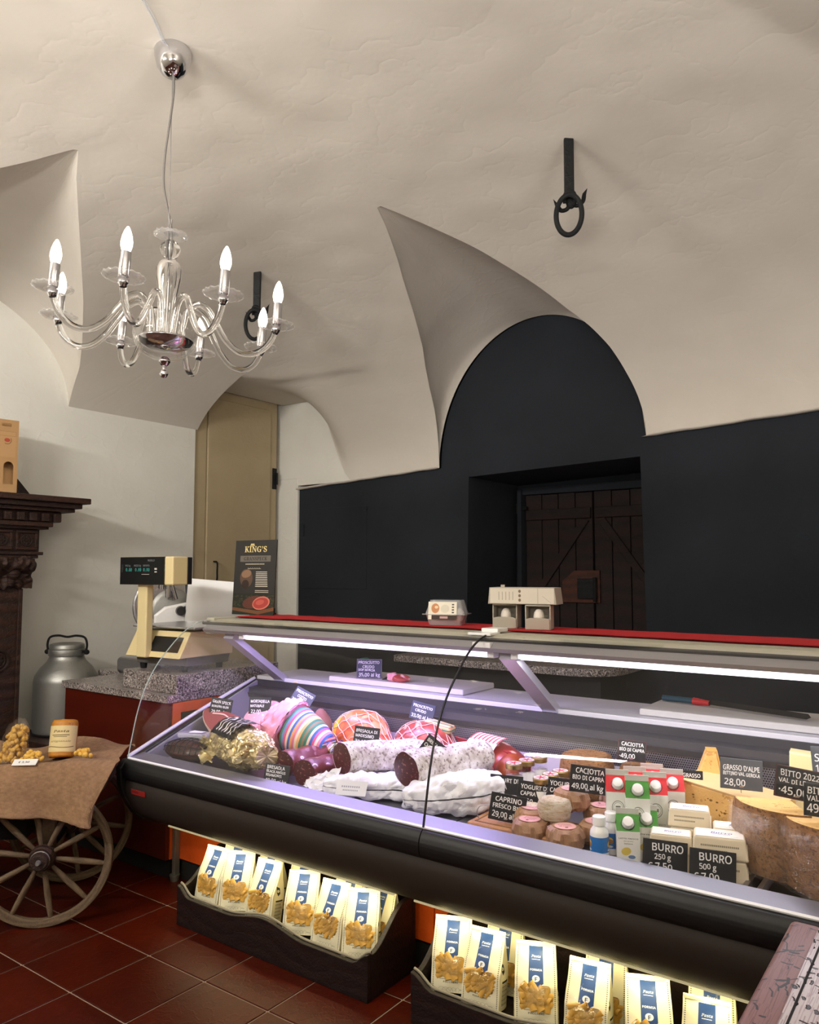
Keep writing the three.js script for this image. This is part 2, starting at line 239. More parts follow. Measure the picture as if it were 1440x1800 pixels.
// floor: a bed of grout, each tile in view a part of it, those beyond one part
const floor = struct('floor', boxB(XL - 0.3, XR + 0.3, -0.3, -0.004, ZB - 1.2, ZF + 0.3), M.grout);
{
  const S = 0.331, x0 = -3.029, z0 = -1.642, r = rngOf(5), variants = [], far = [];
  for (let k = 0; k < 6; k++) variants.push(uvScale(boxUV(rbox(S - 0.007, 0.012, S - 0.007, 0.0025, 0, -0.006, 0, 1), 1.4), 1, 1, r(), r()));
  const tones = [0xffffff, 0xf0e6e0, 0xe6dcd8, 0xfff2ea].map((c) => { const m = M.clay.clone(); m.color.multiply(new THREE.Color(c)); return m; });
  for (let i = -6; i < 17; i++) for (let j = -10; j < 10; j++) {
    const x = x0 + (i + 0.5) * S, z = z0 - (j + 0.5) * S;
    if (x > XR || x < XL || z > ZF || z < ZB) continue;
    if (x > -4.85 && x < -0.7 && z > -2.75 && z < -1.05) { const t = part(numbered('floor_tile'), variants[Math.floor(r() * 6)], tones[Math.floor(r() * 4)], floor); t.position.set(x, 0, z); t.rotation.y = Math.floor(r() * 4) * PI / 2; }
    else far.push(box(S - 0.007, 0.012, S - 0.007, x, -0.006, z));
  }
  part('far_tiles', boxUV(merge(far), 1.4), M.clay, floor).userData.kind = 'stuff';
}
// the vault: a cloister vault over the counter side, two pointed lunettes cut into it
const springB = (x) => 2.274 + (x + 3.2) * 0.05, SPL = 2.6, crownAt = (x) => springB(x) + 1.15;
const ell = (t) => { const s = 1 - clamp(t, 0, 1); return Math.sqrt(Math.max(0, 1 - s * s)); };
const backVault = (x, z) => springB(x) + 1.15 * ell((z - ZB) / 2.6);
const wobble = (x, z) => 0.012 * N3(x * 1.3, 0.3, z * 1.3) + 0.006 * N3(x * 4, 7, z * 4);
function vault(x, z) {
  const tb = (z - ZB) / 2.6, tl = (x - XL) / 2.6, k = 0.16, h = clamp(0.5 + 0.5 * (tl - tb) / k, 0, 1);
  const t = clamp(lerp(tl, tb, h) - k * h * (1 - h), 0, 1), w = smooth(-0.35, 0.35, tl - tb), s = lerp(SPL, springB(x), w);
  const t0 = 0.03 * (1 - w), e0 = ell(t0);
  let y = s + ((crownAt(x) - s) * (ell(t0 + (1 - t0) * t) - e0)) / (1 - e0);
  if (z < -3.88) { const soffit = lerp(2.95, Math.min(2.95, backVault(x, z)), smooth(-4.5, -4.05, x)); if (y < soffit) y = soffit; }
  const fold = (x + 0.64) * 0.894 + (z + 2.74) * 0.447; if (fold > 0) y -= 0.22 * Math.min(fold, 1.2) * smooth(0, 0.4, tb);   // a further fold of the vault at the right
  return y + wobble(x, z) * smooth(0, 0.25, Math.min(tb, tl));
}
const WB = [[0, 0.783], [0.153, 0.719], [0.294, 0.67], [0.435, 0.606], [0.576, 0.529], [0.717, 0.466], [0.858, 0.404], [1.0, 0.343], [1.141, 0.279], [1.282, 0.21], [1.423, 0.143], [1.564, 0.079], [1.755, 0]];
const WL = [[0, 0.99], [0.22, 0.93], [0.4, 0.835], [0.7, 0.655], [0.956, 0.485], [1.31, 0.25], [1.54, 0.1], [1.72, 0]];
const along = (T, d) => { if (d >= T[T.length - 1][0]) return -(d - T[T.length - 1][0]); if (d < 0) d = 0; let i = 0; while (i < T.length - 2 && T[i + 1][0] < d) i++; const a = T[i], b = T[i + 1]; return lerp(a[1], b[1], (d - a[0]) / (b[0] - a[0])); };
const XC = -2.432, ZC = -1.822, TIPB = 1.755, TIPL = 1.72;
// both surfaces meet the vault along |offset| = half width, so the groins are sharp lines
const cut = (x, z) => Math.max(along(WB, z - ZB) - Math.abs(x - XC), along(WL, x - XL) - Math.abs(z - ZC));
{
  const xs = [], zs = [], grow = (list, from, to, fine, n1, coarse) => { for (let i = 0; i < n1; i++) list.push(from + (to - from) * 0.3 * Math.pow(i / n1, 2) * fine); };
  for (let i = 0; i < 40; i++) xs.push(XL + 1.0 * Math.pow(i / 40, 2)); for (let x = XL + 1.0; x < XR; x += 0.03) xs.push(x); xs.push(XR);
  for (let i = 0; i < 40; i++) zs.push(ZB + 0.9 * Math.pow(i / 40, 2)); zs.push(-3.8805, -3.8795); for (let z = -3.85; z < ZF; z += 0.03) zs.push(z); zs.push(ZF);
  zs.sort((a, b) => a - b);
  const pos = [], idx = [], uv = [], key = new Map();
  const put = (x, z) => { const k = x.toFixed(6) + ',' + z.toFixed(6); if (!key.has(k)) { const y = vault(x, z); key.set(k, pos.length / 3); pos.push(x, y, z); uv.push(x + 0.6 * Math.max(0, 3.4 - y) * smooth(1.5, 0.2, x - XL), z - 0.9 * (3.4 - y)); } return key.get(k); };
  const tri = (P) => {   // clips a triangle to the side where cut < 0
    const out = [];
    for (let i = 0; i < 3; i++) { const a = P[i], b = P[(i + 1) % 3]; if (a[2] <= 0) out.push(a); if ((a[2] < 0 && b[2] > 0) || (a[2] > 0 && b[2] < 0)) { const A = a[2] < 0 ? a : b, B = a[2] < 0 ? b : a; let lo = 0, hi = 1; for (let q = 0; q < 30; q++) { const m = (lo + hi) / 2; cut(lerp(A[0], B[0], m), lerp(A[1], B[1], m)) < 0 ? (lo = m) : (hi = m); } out.push([lerp(A[0], B[0], lo), lerp(A[1], B[1], lo), 0]); } }
    for (let i = 2; i < out.length; i++) { const t = [out[0], out[i - 1], out[i]].map(([x, z]) => put(x, z)); if (t[0] !== t[1] && t[1] !== t[2] && t[0] !== t[2]) idx.push(t[0], t[2], t[1]); }
  };
  for (let j = 0; j < zs.length - 1; j++) for (let i = 0; i < xs.length - 1; i++) {
    const q = [[xs[i], zs[j]], [xs[i + 1], zs[j]], [xs[i + 1], zs[j + 1]], [xs[i], zs[j + 1]]].map(([x, z]) => [x, z, cut(x, z)]);
    if ((i + j) % 2) { tri([q[0], q[1], q[2]]); tri([q[0], q[2], q[3]]); } else { tri([q[0], q[1], q[3]]); tri([q[1], q[2], q[3]]); }
  }
  const g = new THREE.BufferGeometry(); g.setAttribute('position', new THREE.Float32BufferAttribute(pos, 3)); g.setAttribute('uv', new THREE.Float32BufferAttribute(uv, 2)); g.setIndex(idx); g.computeVertexNormals();
  const ceiling = struct('ceiling', toCreasedNormals(g, 40 * D2R), M.plaster);
  // lunette over the dark wall
  const lunB = gridGeo(64, 60, (u, v) => { const d = TIPB * v, s = -Math.cos(u * PI), w = along(WB, d), x = XC + s * w, z = ZB + d, crownRise = lerp(springB(XC) + 0.955, vault(XC, ZB + TIPB), v) + 0.055 * Math.sin(v * PI), e = lerp(vault(XC - w, z), vault(XC + w, z), (s + 1) / 2); return [x, e + Math.max(0, crownRise - (vault(XC - w, z) + vault(XC + w, z)) / 2) * Math.sqrt(Math.max(0, 1 - s * s)), z]; }, (u, v) => [u * 2, v * 2]);
  part('lunette', lunB, M.plaster, ceiling);
  const lunL = gridGeo(64, 60, (u, v) => { const d = TIPL * v, s = -Math.cos(u * PI), w = along(WL, d), z = ZC + s * w, x = XL + d, e = lerp(vault(x, ZC - w), vault(x, ZC + w), (s + 1) / 2), crownRise = SPL + 0.685 + (vault(XL + TIPL, ZC) - SPL - 0.685) * v + 0.05 * Math.sin(v * PI); return [x, e + Math.max(0, crownRise - (vault(x, ZC - w) + vault(x, ZC + w)) / 2) * Math.sqrt(Math.max(0, 1 - s * s)), z]; }, (u, v) => [u * 2, v * 2]);
  part('lunette', lunL, M.plaster, ceiling);
  // the flat under edge where the vault stands out from the dark wall
  const lip = gridGeo(80, 2, (u, v) => { const x = lerp(-4.69, XR, u); return [x, springB(x) + [0.0, -0.004, 0.012][Math.round(v * 2)] + 0.006 * N3(x * 7, 1, 2), ZB + [-0.04, 0.004, 0.008][Math.round(v * 2)]]; });
  const lp = lip.attributes.position, keep = []; const li = lip.index.array; for (let t = 0; t < li.length; t += 3) { const x = (lp.getX(li[t]) + lp.getX(li[t + 1]) + lp.getX(li[t + 2])) / 3; if (Math.abs(x - XC) > 0.78) keep.push(li[t], li[t + 1], li[t + 2]); } lip.setIndex(keep);
  part('vault_edge', lip, M.plaster, ceiling);
}
struct('roof', boxB(XL - 0.3, XR + 0.3, 4.0, 4.2, ZB - 1.2, ZF + 0.3), M.wallFar).name = 'ceiling_slab';
// walls
{
  // dark wall behind the counter, with the deep window niche
  const x0 = -4.68, pts = [[x0, -0.05], [XR + 0.3, -0.05], [XR + 0.3, springB(XR)]];
  for (let i = 0; i <= 48; i++) { const s = Math.cos((i / 48) * PI), x = XC + s * 0.783; pts.push([x, springB(x) + 0.955 * Math.sqrt(Math.max(0, 1 - s * s)) + (i === 0 || i === 48 ? 0 : 0.004)]); }
  pts.push([x0, springB(x0)]);
  const niche = [[-3.0, 0.95], [-2.975, 2.19], [-1.7, 2.23], [-1.68, 0.95]];
  const w = struct('wall_back', boxUV(slab(pts, 0.75, 0, [niche]).translate(0, 0, ZB - 0.775), 1), M.wallDark);
  part('niche_back', boxUV(boxB(-3.3, -1.4, 0.7, 2.5, -5.75, -5.575), 1), M.wallDark, w);
  part('painted_hatch', boxUV(merge([boxB(-4.62, -3.93, 1.36, 2.03, ZB - 0.03, ZB - 0.021, 0.003), boxB(-4.63, -4.61, 1.8, 1.9, ZB - 0.03, ZB - 0.01, 0.003), boxB(-3.96, -3.925, 1.99, 2.02, ZB - 0.03, ZB - 0.012, 0.003)])), M.wallDark, w);
  struct('trim_1', boxUV(boxB(XL - 0.2, -4.675, -0.05, 2.3, ZB - 0.8, ZB, 0.008), 1), M.wallWhite);
  struct('wall_back_upper', boxUV(boxB(XL - 0.2, -3.95, 2.235, 3.0, ZB - 0.3, ZB - 0.006), 1), M.wallWhite);
  struct('wall_back_top', boxUV(boxB(XL - 0.2, XR + 0.3, 2.2, 4.0, ZB - 1.2, ZB - 0.78), 1), M.wallFar).name = 'wall_back_outer';
  // left wall, with the recess of the cupboard
  const L = [[ZF + 0.2, -0.05], [-3.86, -0.05], [-3.86, 3.3], [ZF + 0.2, 3.7]];
  struct('wall_left', boxUV(slab(L.map(([z, y]) => [-z, y]), 0.3).rotateY(PI / 2).translate(XL - 0.3, 0, 0), 1), M.wallWhite);
  struct('wall_left_outer', boxB(XL - 0.5, XL - 0.18, -0.05, 4.0, ZB - 1.2, ZF + 0.3), M.wallWhite);
  struct('wall_right', boxB(XR, XR + 0.3, -0.05, 4.0, ZB - 1.2, ZF + 0.3), M.wallFar);
  struct('wall_front', boxB(XL - 0.3, XR + 0.3, -0.05, 4.0, ZF, ZF + 0.3), M.wallFar);
}
// cupboard door in the left wall
{
  const d = new THREE.Group(); d.name = 'door_1'; d.position.set(XL, 0, -4.3); d.userData = { kind: 'structure' }; scene.add(d);
  partW('door_frame', boxUV(merge([boxB(XL - 0.16, XL - 0.02, 0.1, 2.96, -3.99, -3.865, 0.006), boxB(XL - 0.16, XL - 0.02, 0.1, 2.96, -4.75, -4.655, 0.006), boxB(XL - 0.16, XL - 0.024, 2.87, 2.96, -4.66, -3.98, 0.006)])), M.beige, d);
  partW('door_leaf', boxUV(boxB(XL - 0.1, XL - 0.008, 0.1, 2.885, -4.668, -3.995, 0.006)), M.beige, d);
  const h = tube([[XL - 0.01, 1.58, -4.07], [XL + 0.03, 1.575, -4.07], [XL + 0.035, 1.5, -4.07], [XL + 0.03, 1.43, -4.07], [XL - 0.01, 1.425, -4.07]], 0.007, 20, 8);
  partW('door_handle', h, M.iron, d);
  for (const y of [2.3, 1.1]) partW('hinge', merge([cyl(0.009, 0.009, 0.1, 10, XL + 0.0, y, -4.735), boxB(XL - 0.025, XL - 0.01, y - 0.09, y + 0.09, -4.745, -4.7, 0.003)]), M.iron, d);
}
// shutters at the back of the niche
{
  const s = new THREE.Group(); s.name = 'window_1'; s.position.set(-2.35, 1.0, -5.5); s.userData = { kind: 'structure' }; scene.add(s);
  partW('window_frame', boxUV(merge([boxB(-2.9, -2.865, 0.95, 2.14, -5.57, -5.42, 0.005), boxB(-2.87, -1.68, 2.1, 2.16, -5.57, -5.45, 0.005)])), M.wallDark, s);
  const leaf = (x0, n, w, dir) => {
    const g = new THREE.Group(); g.name = 'shutter'; g.position.set(0, 0, 0); s.add(g);
    for (let i = 0; i < n; i++) partW('plank', boxUV(boxB(x0 + i * w + 0.003, x0 + (i + 1) * w - 0.003, 0.97, 2.1 - 0.004 * (i % 2), -5.52, -5.49, 0.004), 1.2), M.shutterWood, g);
    partW('batten', boxUV(boxB(x0 + 0.01, x0 + n * w - 0.01, 1.9, 1.98, -5.492, -5.468, 0.006), 1.2), M.shutterWood, g);
    const b = slab(dir > 0 ? [[0, 0], [0.06, 0], [0.5, 0.6], [0.44, 0.62]] : [[0.5, 0], [0.06, 0.62], [0, 0.6], [0.44, 0]], 0.022, 0.004); partW('brace', boxUV(b.translate(x0 + 0.03, 1.28, -5.492), 1.2), M.shutterWood, g);
    return g;
  };
  leaf(-2.86, 4, 0.139, 1); leaf(-2.295, 4, 0.139, -1);
  partW('lock_patch', boxUV(slab([[0, 0], [0.3, 0], [0.3, 0.24], [0.1, 0.24], [0, 0.16]], 0.02, 0.003).translate(-2.55, 1.27, -5.49), 2), M.patchWood, s);
  partW('lock', merge([boxB(-2.42, -2.28, 1.3, 1.45, -5.475, -5.45, 0.005), boxB(-2.29, -2.265, 1.28, 1.46, -5.45, -5.43, 0.004)]), M.iron, s);
  for (const y of [1.98, 1.3]) partW('hinge', merge([boxB(-2.9, -2.83, y, y + 0.03, -5.47, -5.44, 0.004), cyl(0.012, 0.012, 0.08, 10, -2.9, y + 0.015, -5.43)]), M.iron, s);
}

// ---------------------------------------------------------------- chandelier
{
  const cx = -2.372, cz = -1.742, top = vault(cx, cz), cy = 2.405;
  const c = thing('chandelier', 'clear glass eight-armed chandelier with lit candle bulbs hanging from the vault', 'chandelier', [cx, cy, cz]);
  const body = new THREE.Group(); body.name = 'glass_body'; body.rotation.set(0, 0, -2.4 * D2R, 'YXZ'); c.add(body); body.rotation.y = 30 * D2R; 
  const H = top - cy;
  part('ceiling_rose', lathe([[0, H - 0.105], [0.02, H - 0.104], [0.042, H - 0.09], [0.058, H - 0.065], [0.067, H - 0.03], [0.069, H - 0.006], [0.062, H + 0.01], [0, H + 0.01]], 36), M.chrome, c);
  part('suspension_wire', cyl(0.0016, 0.0016, H - 0.46, 6, 0, (H - 0.1 + 0.36) / 2, 0), M.steel, c);
  part('cable', tube([[0.008, H - 0.1, 0], [0.014, H - 0.17, 0.003], [0.008, H - 0.27, 0.01], [-0.018, H - 0.42, 0.012], [-0.026, H - 0.52, 0.008], [-0.014, H - 0.6, 0], [0.006, H - 0.68, -0.004], [0.014, H - 0.75, -0.004], [0.008, H - 0.84, 0], [-0.004, H - 0.9, 0], [0, 0.37, 0]], 0.0042, 60, 8), M.cable, c);
  const ceilPts = []; for (let i = 0; i <= 8; i++) { const x = cx - 0.02 + 0.05 * i + 0.01 * Math.sin(i), z = cz + 0.01 + 0.07 * i; ceilPts.push([x - cx, vault(x, z) - cy - 0.008, z - cz]); }
  part('ceiling_cable', tube(ceilPts, 0.0065, 30, 8), M.clearPlastic, c);
  const B = (n, g, m, l) => part(n, g, m, body, l);
  const flower = (R) => { const g = lathe([[0.012, 0.012], [R * 0.5, 0.008], [R * 0.8, 0.01], [R, 0.015], [R * 0.98, 0.022], [R * 0.75, 0.019], [R * 0.4, 0.018], [0.012, 0.02]], 32); const p = g.attributes.position; for (let i = 0; i < p.count; i++) { const a = Math.atan2(p.getZ(i), p.getX(i)), r = Math.hypot(p.getX(i), p.getZ(i)), k = 1 + 0.025 * (r / R) * Math.cos(16 * a); p.setX(i, p.getX(i) * k); p.setZ(i, p.getZ(i) * k); p.setY(i, p.getY(i) + 0.0018 * (r / R) * Math.cos(16 * a)); } g.computeVertexNormals(); return g; };
  B('hook', merge([cyl(0.004, 0.004, 0.05, 8, 0, 0.375, 0), cyl(0.026, 0.02, 0.012, 24, 0, 0.352, 0)]), M.chrome);
  B('top_dish', flower(0.062).translate(0, 0.322, 0), M.armGlass);
  B('glass_ball', lathe([[0, 0.25], [0.024, 0.256], [0.034, 0.272], [0.037, 0.285], [0.034, 0.3], [0.024, 0.314], [0, 0.32]], 32), M.tubeGlass);
  B('vase_stem', lathe([[0, 0.25], [0.026, 0.243], [0.041, 0.228], [0.047, 0.208], [0.045, 0.175], [0.037, 0.13], [0.028, 0.08], [0.022, 0.03], [0.021, -0.03], [0.028, -0.06], [0, -0.06]], 32), M.tubeGlass);
  B('stem_rod', cyl(0.0045, 0.0045, 0.4, 8, 0, 0.13, 0), M.chrome);
  B('bowl', lathe([[0.014, -0.132], [0.05, -0.126], [0.084, -0.108], [0.107, -0.08], [0.116, -0.045], [0.117, -0.028], [0.113, -0.028], [0.111, -0.045], [0.101, -0.077], [0.08, -0.102], [0.048, -0.119], [0.014, -0.125]], 40), M.thinGlass);
  B('silver_plate', lathe([[0, -0.098], [0.05, -0.094], [0.085, -0.078], [0.1, -0.062], [0.1, -0.055], [0, -0.055]], 36), M.chrome);
  B('finial', merge([lathe([[0, -0.155], [0.012, -0.153], [0.021, -0.14], [0.021, -0.132], [0.01, -0.12], [0, -0.12]], 20), lathe([[0, -0.2], [0.009, -0.197], [0.016, -0.186], [0.013, -0.174], [0.006, -0.166], [0.009, -0.156], [0, -0.153]], 20)]), M.chrome);
  const armG = tube([[0.052, -0.055, 0], [0.06, 0.0, 0], [0.075, 0.055, 0], [0.108, 0.082, 0], [0.145, 0.068, 0], [0.18, 0.018, 0], [0.225, -0.05, 0], [0.28, -0.092, 0], [0.335, -0.092, 0], [0.38, -0.058, 0], [0.402, -0.01, 0], [0.405, 0.02, 0]], 0.0118, 64, 12);
  const panG = flower(0.066).translate(0.405, 0.0, 0), sleeveG = lathe([[0.012, 0.004], [0.0175, 0.008], [0.0175, 0.085], [0.0135, 0.088], [0, 0.088]], 20).translate(0.405, 0.012, 0), cupG = lathe([[0.009, -0.02], [0.016, -0.008], [0.018, 0.006], [0, 0.008]], 16).translate(0.405, 0.004, 0);
  const bulbG = lathe([[0.011, 0.098], [0.015, 0.106], [0.0185, 0.12], [0.0188, 0.132], [0.016, 0.15], [0.0105, 0.168], [0.004, 0.181], [0, 0.184]], 20).translate(0.405, 0, 0);
  const first = new THREE.Group(); first.name = 'arm';
  part('arm_tube', armG, M.tubeGlass, first); part('drip_pan', panG, M.armGlass, first); part('candle_sleeve', merge([sleeveG, cupG]), M.chrome, first); part('bulb', bulbG, M.bulb, first).castShadow = false;
  // the arms are parts of the chandelier, their pieces sub-parts
  for (let k = 0; k < 8; k++) {
    const a = k ? first.clone() : first; a.name = numbered('arm'); c.add(a); a.rotation.set(0, (34.5 + 45 * k) * D2R, 0);
    a.quaternion.premultiply(new THREE.Quaternion().setFromAxisAngle(V3(0.8, 0, -0.6).normalize(), 0)); 
    const tilt = new THREE.Quaternion().setFromAxisAngle(V3(Math.sin(53.6 * D2R), 0, Math.cos(53.6 * D2R)), -3.2 * D2R); a.quaternion.premultiply(tilt);
    const at = V3(0.405, 0.135, 0).applyQuaternion(a.quaternion).add(V3(cx, cy, cz));
    const l = new THREE.PointLight(BULB.color, BULB.intensity, 0, 2); l.position.copy(at); l.castShadow = true; l.shadow.radius = 0.9; scene.add(l);
  }
  // parts of the body are parts of the chandelier
  body.updateMatrix(); body.rotation.set(0, 0, 0); body.quaternion.setFromAxisAngle(V3(Math.sin(53.6 * D2R), 0, Math.cos(53.6 * D2R)), -1.4 * D2R); body.updateMatrix();
  for (const m of [...body.children]) { m.geometry.applyMatrix4(body.matrix); c.add(m); } c.remove(body);
}

// ---------------------------------------------------------------- iron hooks in the vault
function vaultHook(x, z, label, len, sy) {
  const y = vault(x, z) + 0.02, t = thing('ceiling_hook', label, 'hook', [x, y - len, z], 34 * D2R, 'forged iron hooks with rings hanging from the vault');
  const bar = displace(boxUV(new RoundedBoxGeometry(0.044, len - 0.04, 0.024, 6, 0.007).translate(0, len / 2 + 0.03, 0)), lumps(0.005, 14, x * 9));
  part('bar', bar, M.iron, t);
  part('eye', merge([tube([[-0.02, 0.02, 0.0], [-0.022, 0.05, 0.012], [-0.008, 0.066, 0.022], [0.014, 0.056, 0.022], [0.022, 0.026, 0.012], [0.012, 0.004, 0.008]], 0.01, 30, 10), sphereUV(0.024, 0.036, 0.017, 16, 10).translate(0.006, 0.03, 0)]), M.iron, t);
  part('ring', tube([...Array(20)].map((_, i) => { const a = (i / 20) * 2 * PI; return [-0.008 + 0.055 * Math.sin(a), -0.045 + 0.085 * Math.cos(a), 0.026 + 0.016 * Math.sin(a + 1)]; }), 0.0115, 60, 10, true), M.iron, t);
  part('prong', merge([tube([[0.014, 0.012, 0], [0.035, 0.006, 0.008], [0.056, 0.022, 0.01], [0.063, 0.05, 0.011]], 0.0095, 24, 8), new THREE.ConeGeometry(0.0095, 0.034, 8).rotateZ(-0.45).translate(0.07, 0.068, 0.012)]), M.iron, t);
  part('prong', merge([tube([[0.0, 0.012, 0], [-0.014, -0.008, 0.0], [-0.036, -0.01, -0.006], [-0.053, 0.012, -0.01]], 0.0095, 24, 8), new THREE.ConeGeometry(0.01, 0.038, 8).rotateZ(0.5).translate(-0.062, 0.03, -0.011)]), M.iron, t);
}
vaultHook(-1.4, -3.14, 'black forged hook with a ring high on the bare right side of the vault', 0.335);
vaultHook(-3.42, -3.15, 'black forged hook with a ring on the vault behind the chandelier', 0.3);

// ---------------------------------------------------------------- refrigerated display counter
const CX0 = -3.15, CX1 = 1.1;
{
  const t = thing('display_counter', 'long refrigerated deli counter with curved glass and a black bumper', 'counter', [-1.2, 0, -2.6]);
  const P = (n, g, m, l, p = t) => partW(n, g, m, p, l);
  const front = new THREE.CatmullRomCurve3([[0.657, -2.168], [0.65, -2.15], [0.622, -2.135], [0.6, -2.134], [0.578, -2.14], [0.566, -2.152]].map(([y, z]) => V3(0, y, z))).getPoints(20).map((p) => [p.y, p.z]);
  const seg = (a, b) => P('bumper', toCreasedNormals(prismX([...front, [0.566, -2.19], [0.657, -2.19]], a, b), 0.6), M.bumper);
  seg(CX0, -1.517); seg(-1.513, CX1);
  const under = new THREE.CatmullRomCurve3([[0.57, -2.157], [0.53, -2.152], [0.49, -2.161], [0.44, -2.187], [0.407, -2.216], [0.373, -2.262], [0.34, -2.335], [0.314, -2.405], [0.31, -2.47], [0.315, -2.52]].map(([y, z]) => V3(0, y, z))).getPoints(40).map((p) => [p.y, p.z]);
  P('lower_panel', toCreasedNormals(sheetX(under, -0.012, CX0, CX1), 0.5), M.lower);
  P('red_badge', toRect(new THREE.BoxGeometry(0.1, 0.022, 0.003).rotateX(0.12).translate(-3.045, 0.525, -2.149), printed(64, 16, (c, w, h) => { c.fillStyle = '#8e1a12'; c.fillRect(0, 0, w, h); c.fillStyle = '#611'; c.fillRect(4, 5, 30, 5); })), M.print);
  // end cap: black rim that follows the profile, and the grey cheek inside it
  const rim = [[0.93, -2.93], [0.657, -2.2], [0.655, -2.155], [0.622, -2.122], [0.545, -2.13], [0.49, -2.148], [0.407, -2.205], [0.36, -2.262], [0.3, -2.405], [0.29, -2.6], [0.29, -2.95], [0.93, -3.02]];
  P('end_panel', prismX(rim, CX0 - 0.03, CX0 + 0.004, 0.003), M.black);
  P('end_liner', prismX([[0.925, -2.935], [0.655, -2.23], [0.6, -2.23], [0.6, -2.935]], CX0 + 0.004, CX0 + 0.018), std({ color: 0x8e8c99, roughness: 0.5 }));
  P('end_rail', tube([[CX0 - 0.006, 0.665, -2.17], [CX0 - 0.006, 0.8, -2.53], [CX0 - 0.006, 0.935, -2.93]], 0.009, 12, 8), M.lilac);
  P('front_ledge', prismX([[0.657, -2.17], [0.662, -2.172], [0.673, -2.245], [0.6, -2.25], [0.6, -2.19]], CX0, CX1), std({ color: 0x8f8f98, roughness: 0.4, metalness: 0.7 }));
  P('ledge_trim', prismX([[0.66, -2.162], [0.664, -2.17], [0.657, -2.178], [0.652, -2.165]], CX0, CX1), M.white);
  for (const [a, b] of [[CX0 + 0.02, -2.32], [-2.315, -1.52], [-1.515, -0.562], [-0.505, 0.3], [0.305, CX1]]) P('deck_plate', boxUV(boxB(a, b, 0.612, 0.63, -2.88, -2.252, 0.004)), a === -0.505 ? M.tray : M.deck, a === -0.505 ? 'dark empty tray in the deck' : undefined);
  P('deck_divider', merge([boxB(-0.56, -0.545, 0.61, 0.648, -2.54, -2.255, 0.003), boxB(-0.52, -0.507, 0.61, 0.652, -2.54, -2.255, 0.003)]), M.steel);
  P('back_panel', boxUV(boxB(CX0, CX1, 0.6, 0.77, -2.905, -2.885)), std({ color: 0xd6d0e0, roughness: 0.4, metalness: 0.1 }));
  P('perforated_panel', uvScale(boxUV(prismX([[0.77, -2.887], [0.845, -2.872], [0.845, -2.9], [0.77, -2.905]], CX0, CX1)), 7.5), M.perf);
  P('air_duct', prismX([[0.845, -2.868], [0.868, -2.86], [0.872, -2.868], [0.895, -2.87], [0.9, -2.93], [0.845, -2.93]], CX0, CX1), M.duct);
  P('service_shelf', merge([boxB(CX0, CX1, 0.9, 0.948, -2.97, -2.94, 0.004), boxB(CX0, CX1, 0.93, 0.948, -3.28, -2.95, 0.003)]), M.lilac);
  P('rear_body', boxB(CX0, CX1, 0.08, 0.93, -3.24, -2.93), M.duct);
  P('label_sticker', toRect(plane(0.03, 0.03).translate(-2.86, 0.925, -2.9385), printed(32, 32, (c, w, h) => { c.fillStyle = '#f3e6c8'; c.fillRect(0, 0, w, h); c.fillStyle = '#444'; c.fillRect(6, 10, 20, 14); })), M.print);
  // base
  for (const [a, b] of [[-3.228, -1.72], [-1.715, -0.2], [-0.195, CX1]]) P('base_panel', boxUV(boxB(a, b, 0.1, 0.5, -2.54, -2.52, 0.002)), M.veneer);
  P('kick_plate', boxB(-3.228, CX1, 0, 0.1, -2.56, -2.535), M.blackMatt);
  P('leg_post', merge([boxB(-3.245, -3.222, 0.03, 0.5, -2.52, -2.49, 0.003), cyl(0.02, 0.026, 0.03, 12, -3.234, 0.015, -2.5)]), M.aluminium);
  P('tub_bottom', boxB(CX0, CX1, 0.3, 0.62, -2.94, -2.52), M.duct);
  // canopy, lamps, struts
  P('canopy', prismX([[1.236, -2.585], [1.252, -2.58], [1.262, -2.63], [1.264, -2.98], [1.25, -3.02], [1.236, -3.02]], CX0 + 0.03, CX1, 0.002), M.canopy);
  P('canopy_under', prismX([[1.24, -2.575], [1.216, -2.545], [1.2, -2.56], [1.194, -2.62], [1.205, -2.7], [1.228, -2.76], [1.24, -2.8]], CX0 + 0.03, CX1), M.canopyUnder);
  P('canopy_trim', prismX([[1.252, -2.572], [1.246, -2.566], [1.238, -2.572], [1.24, -2.585]], CX0, CX1), M.black);
  const strut = (x) => { P('strut', sheetX([[1.2, -2.6], [0.965, -2.945], [0.94, -2.965], [0.92, -2.955]], 0.03, x - 0.034, x + 0.034), std({ color: 0xc9c8d2, roughness: 0.35, metalness: 0.4 })); };
  strut(-2.975); strut(-1.43); strut(0.12);
  const lamp = (x0, x1, m, L) => {
    P('light_tube', cyl(0.011, 0.011, x1 - x0, 14).rotateZ(PI / 2).translate((x0 + x1) / 2, 1.186, -2.6), m);
    const l = new THREE.RectAreaLight(L.color, L.intensity, x1 - x0, 0.022); l.position.set((x0 + x1) / 2, 1.172, -2.6); l.lookAt((x0 + x1) / 2, 0.6, -2.62); scene.add(l);
  };
  lamp(-2.86, -1.52, M.tubeViolet, LED_VIOLET); lamp(-1.38, 0.02, M.tubeWhite, LED_WHITE);
  for (const x of [-2.88, -1.5, -1.4]) P('lamp_holder', boxB(x - 0.015, x + 0.015, 1.176, 1.206, -2.62, -2.58, 0.004), M.white);
  // light under the tub, for the crates
  for (const [a, b] of [[-3.04, -1.75], [-1.66, -0.2]]) {
    P('under_strip', boxB(a, b, 0.341, 0.347, -2.318, -2.308), M.stripGlow);
    const l = new THREE.RectAreaLight(STRIP.color, STRIP.intensity, b - a, 0.016); l.position.set((a + b) / 2, 0.339, -2.31); l.lookAt((a + b) / 2, 0, -2.42); scene.add(l);
  }
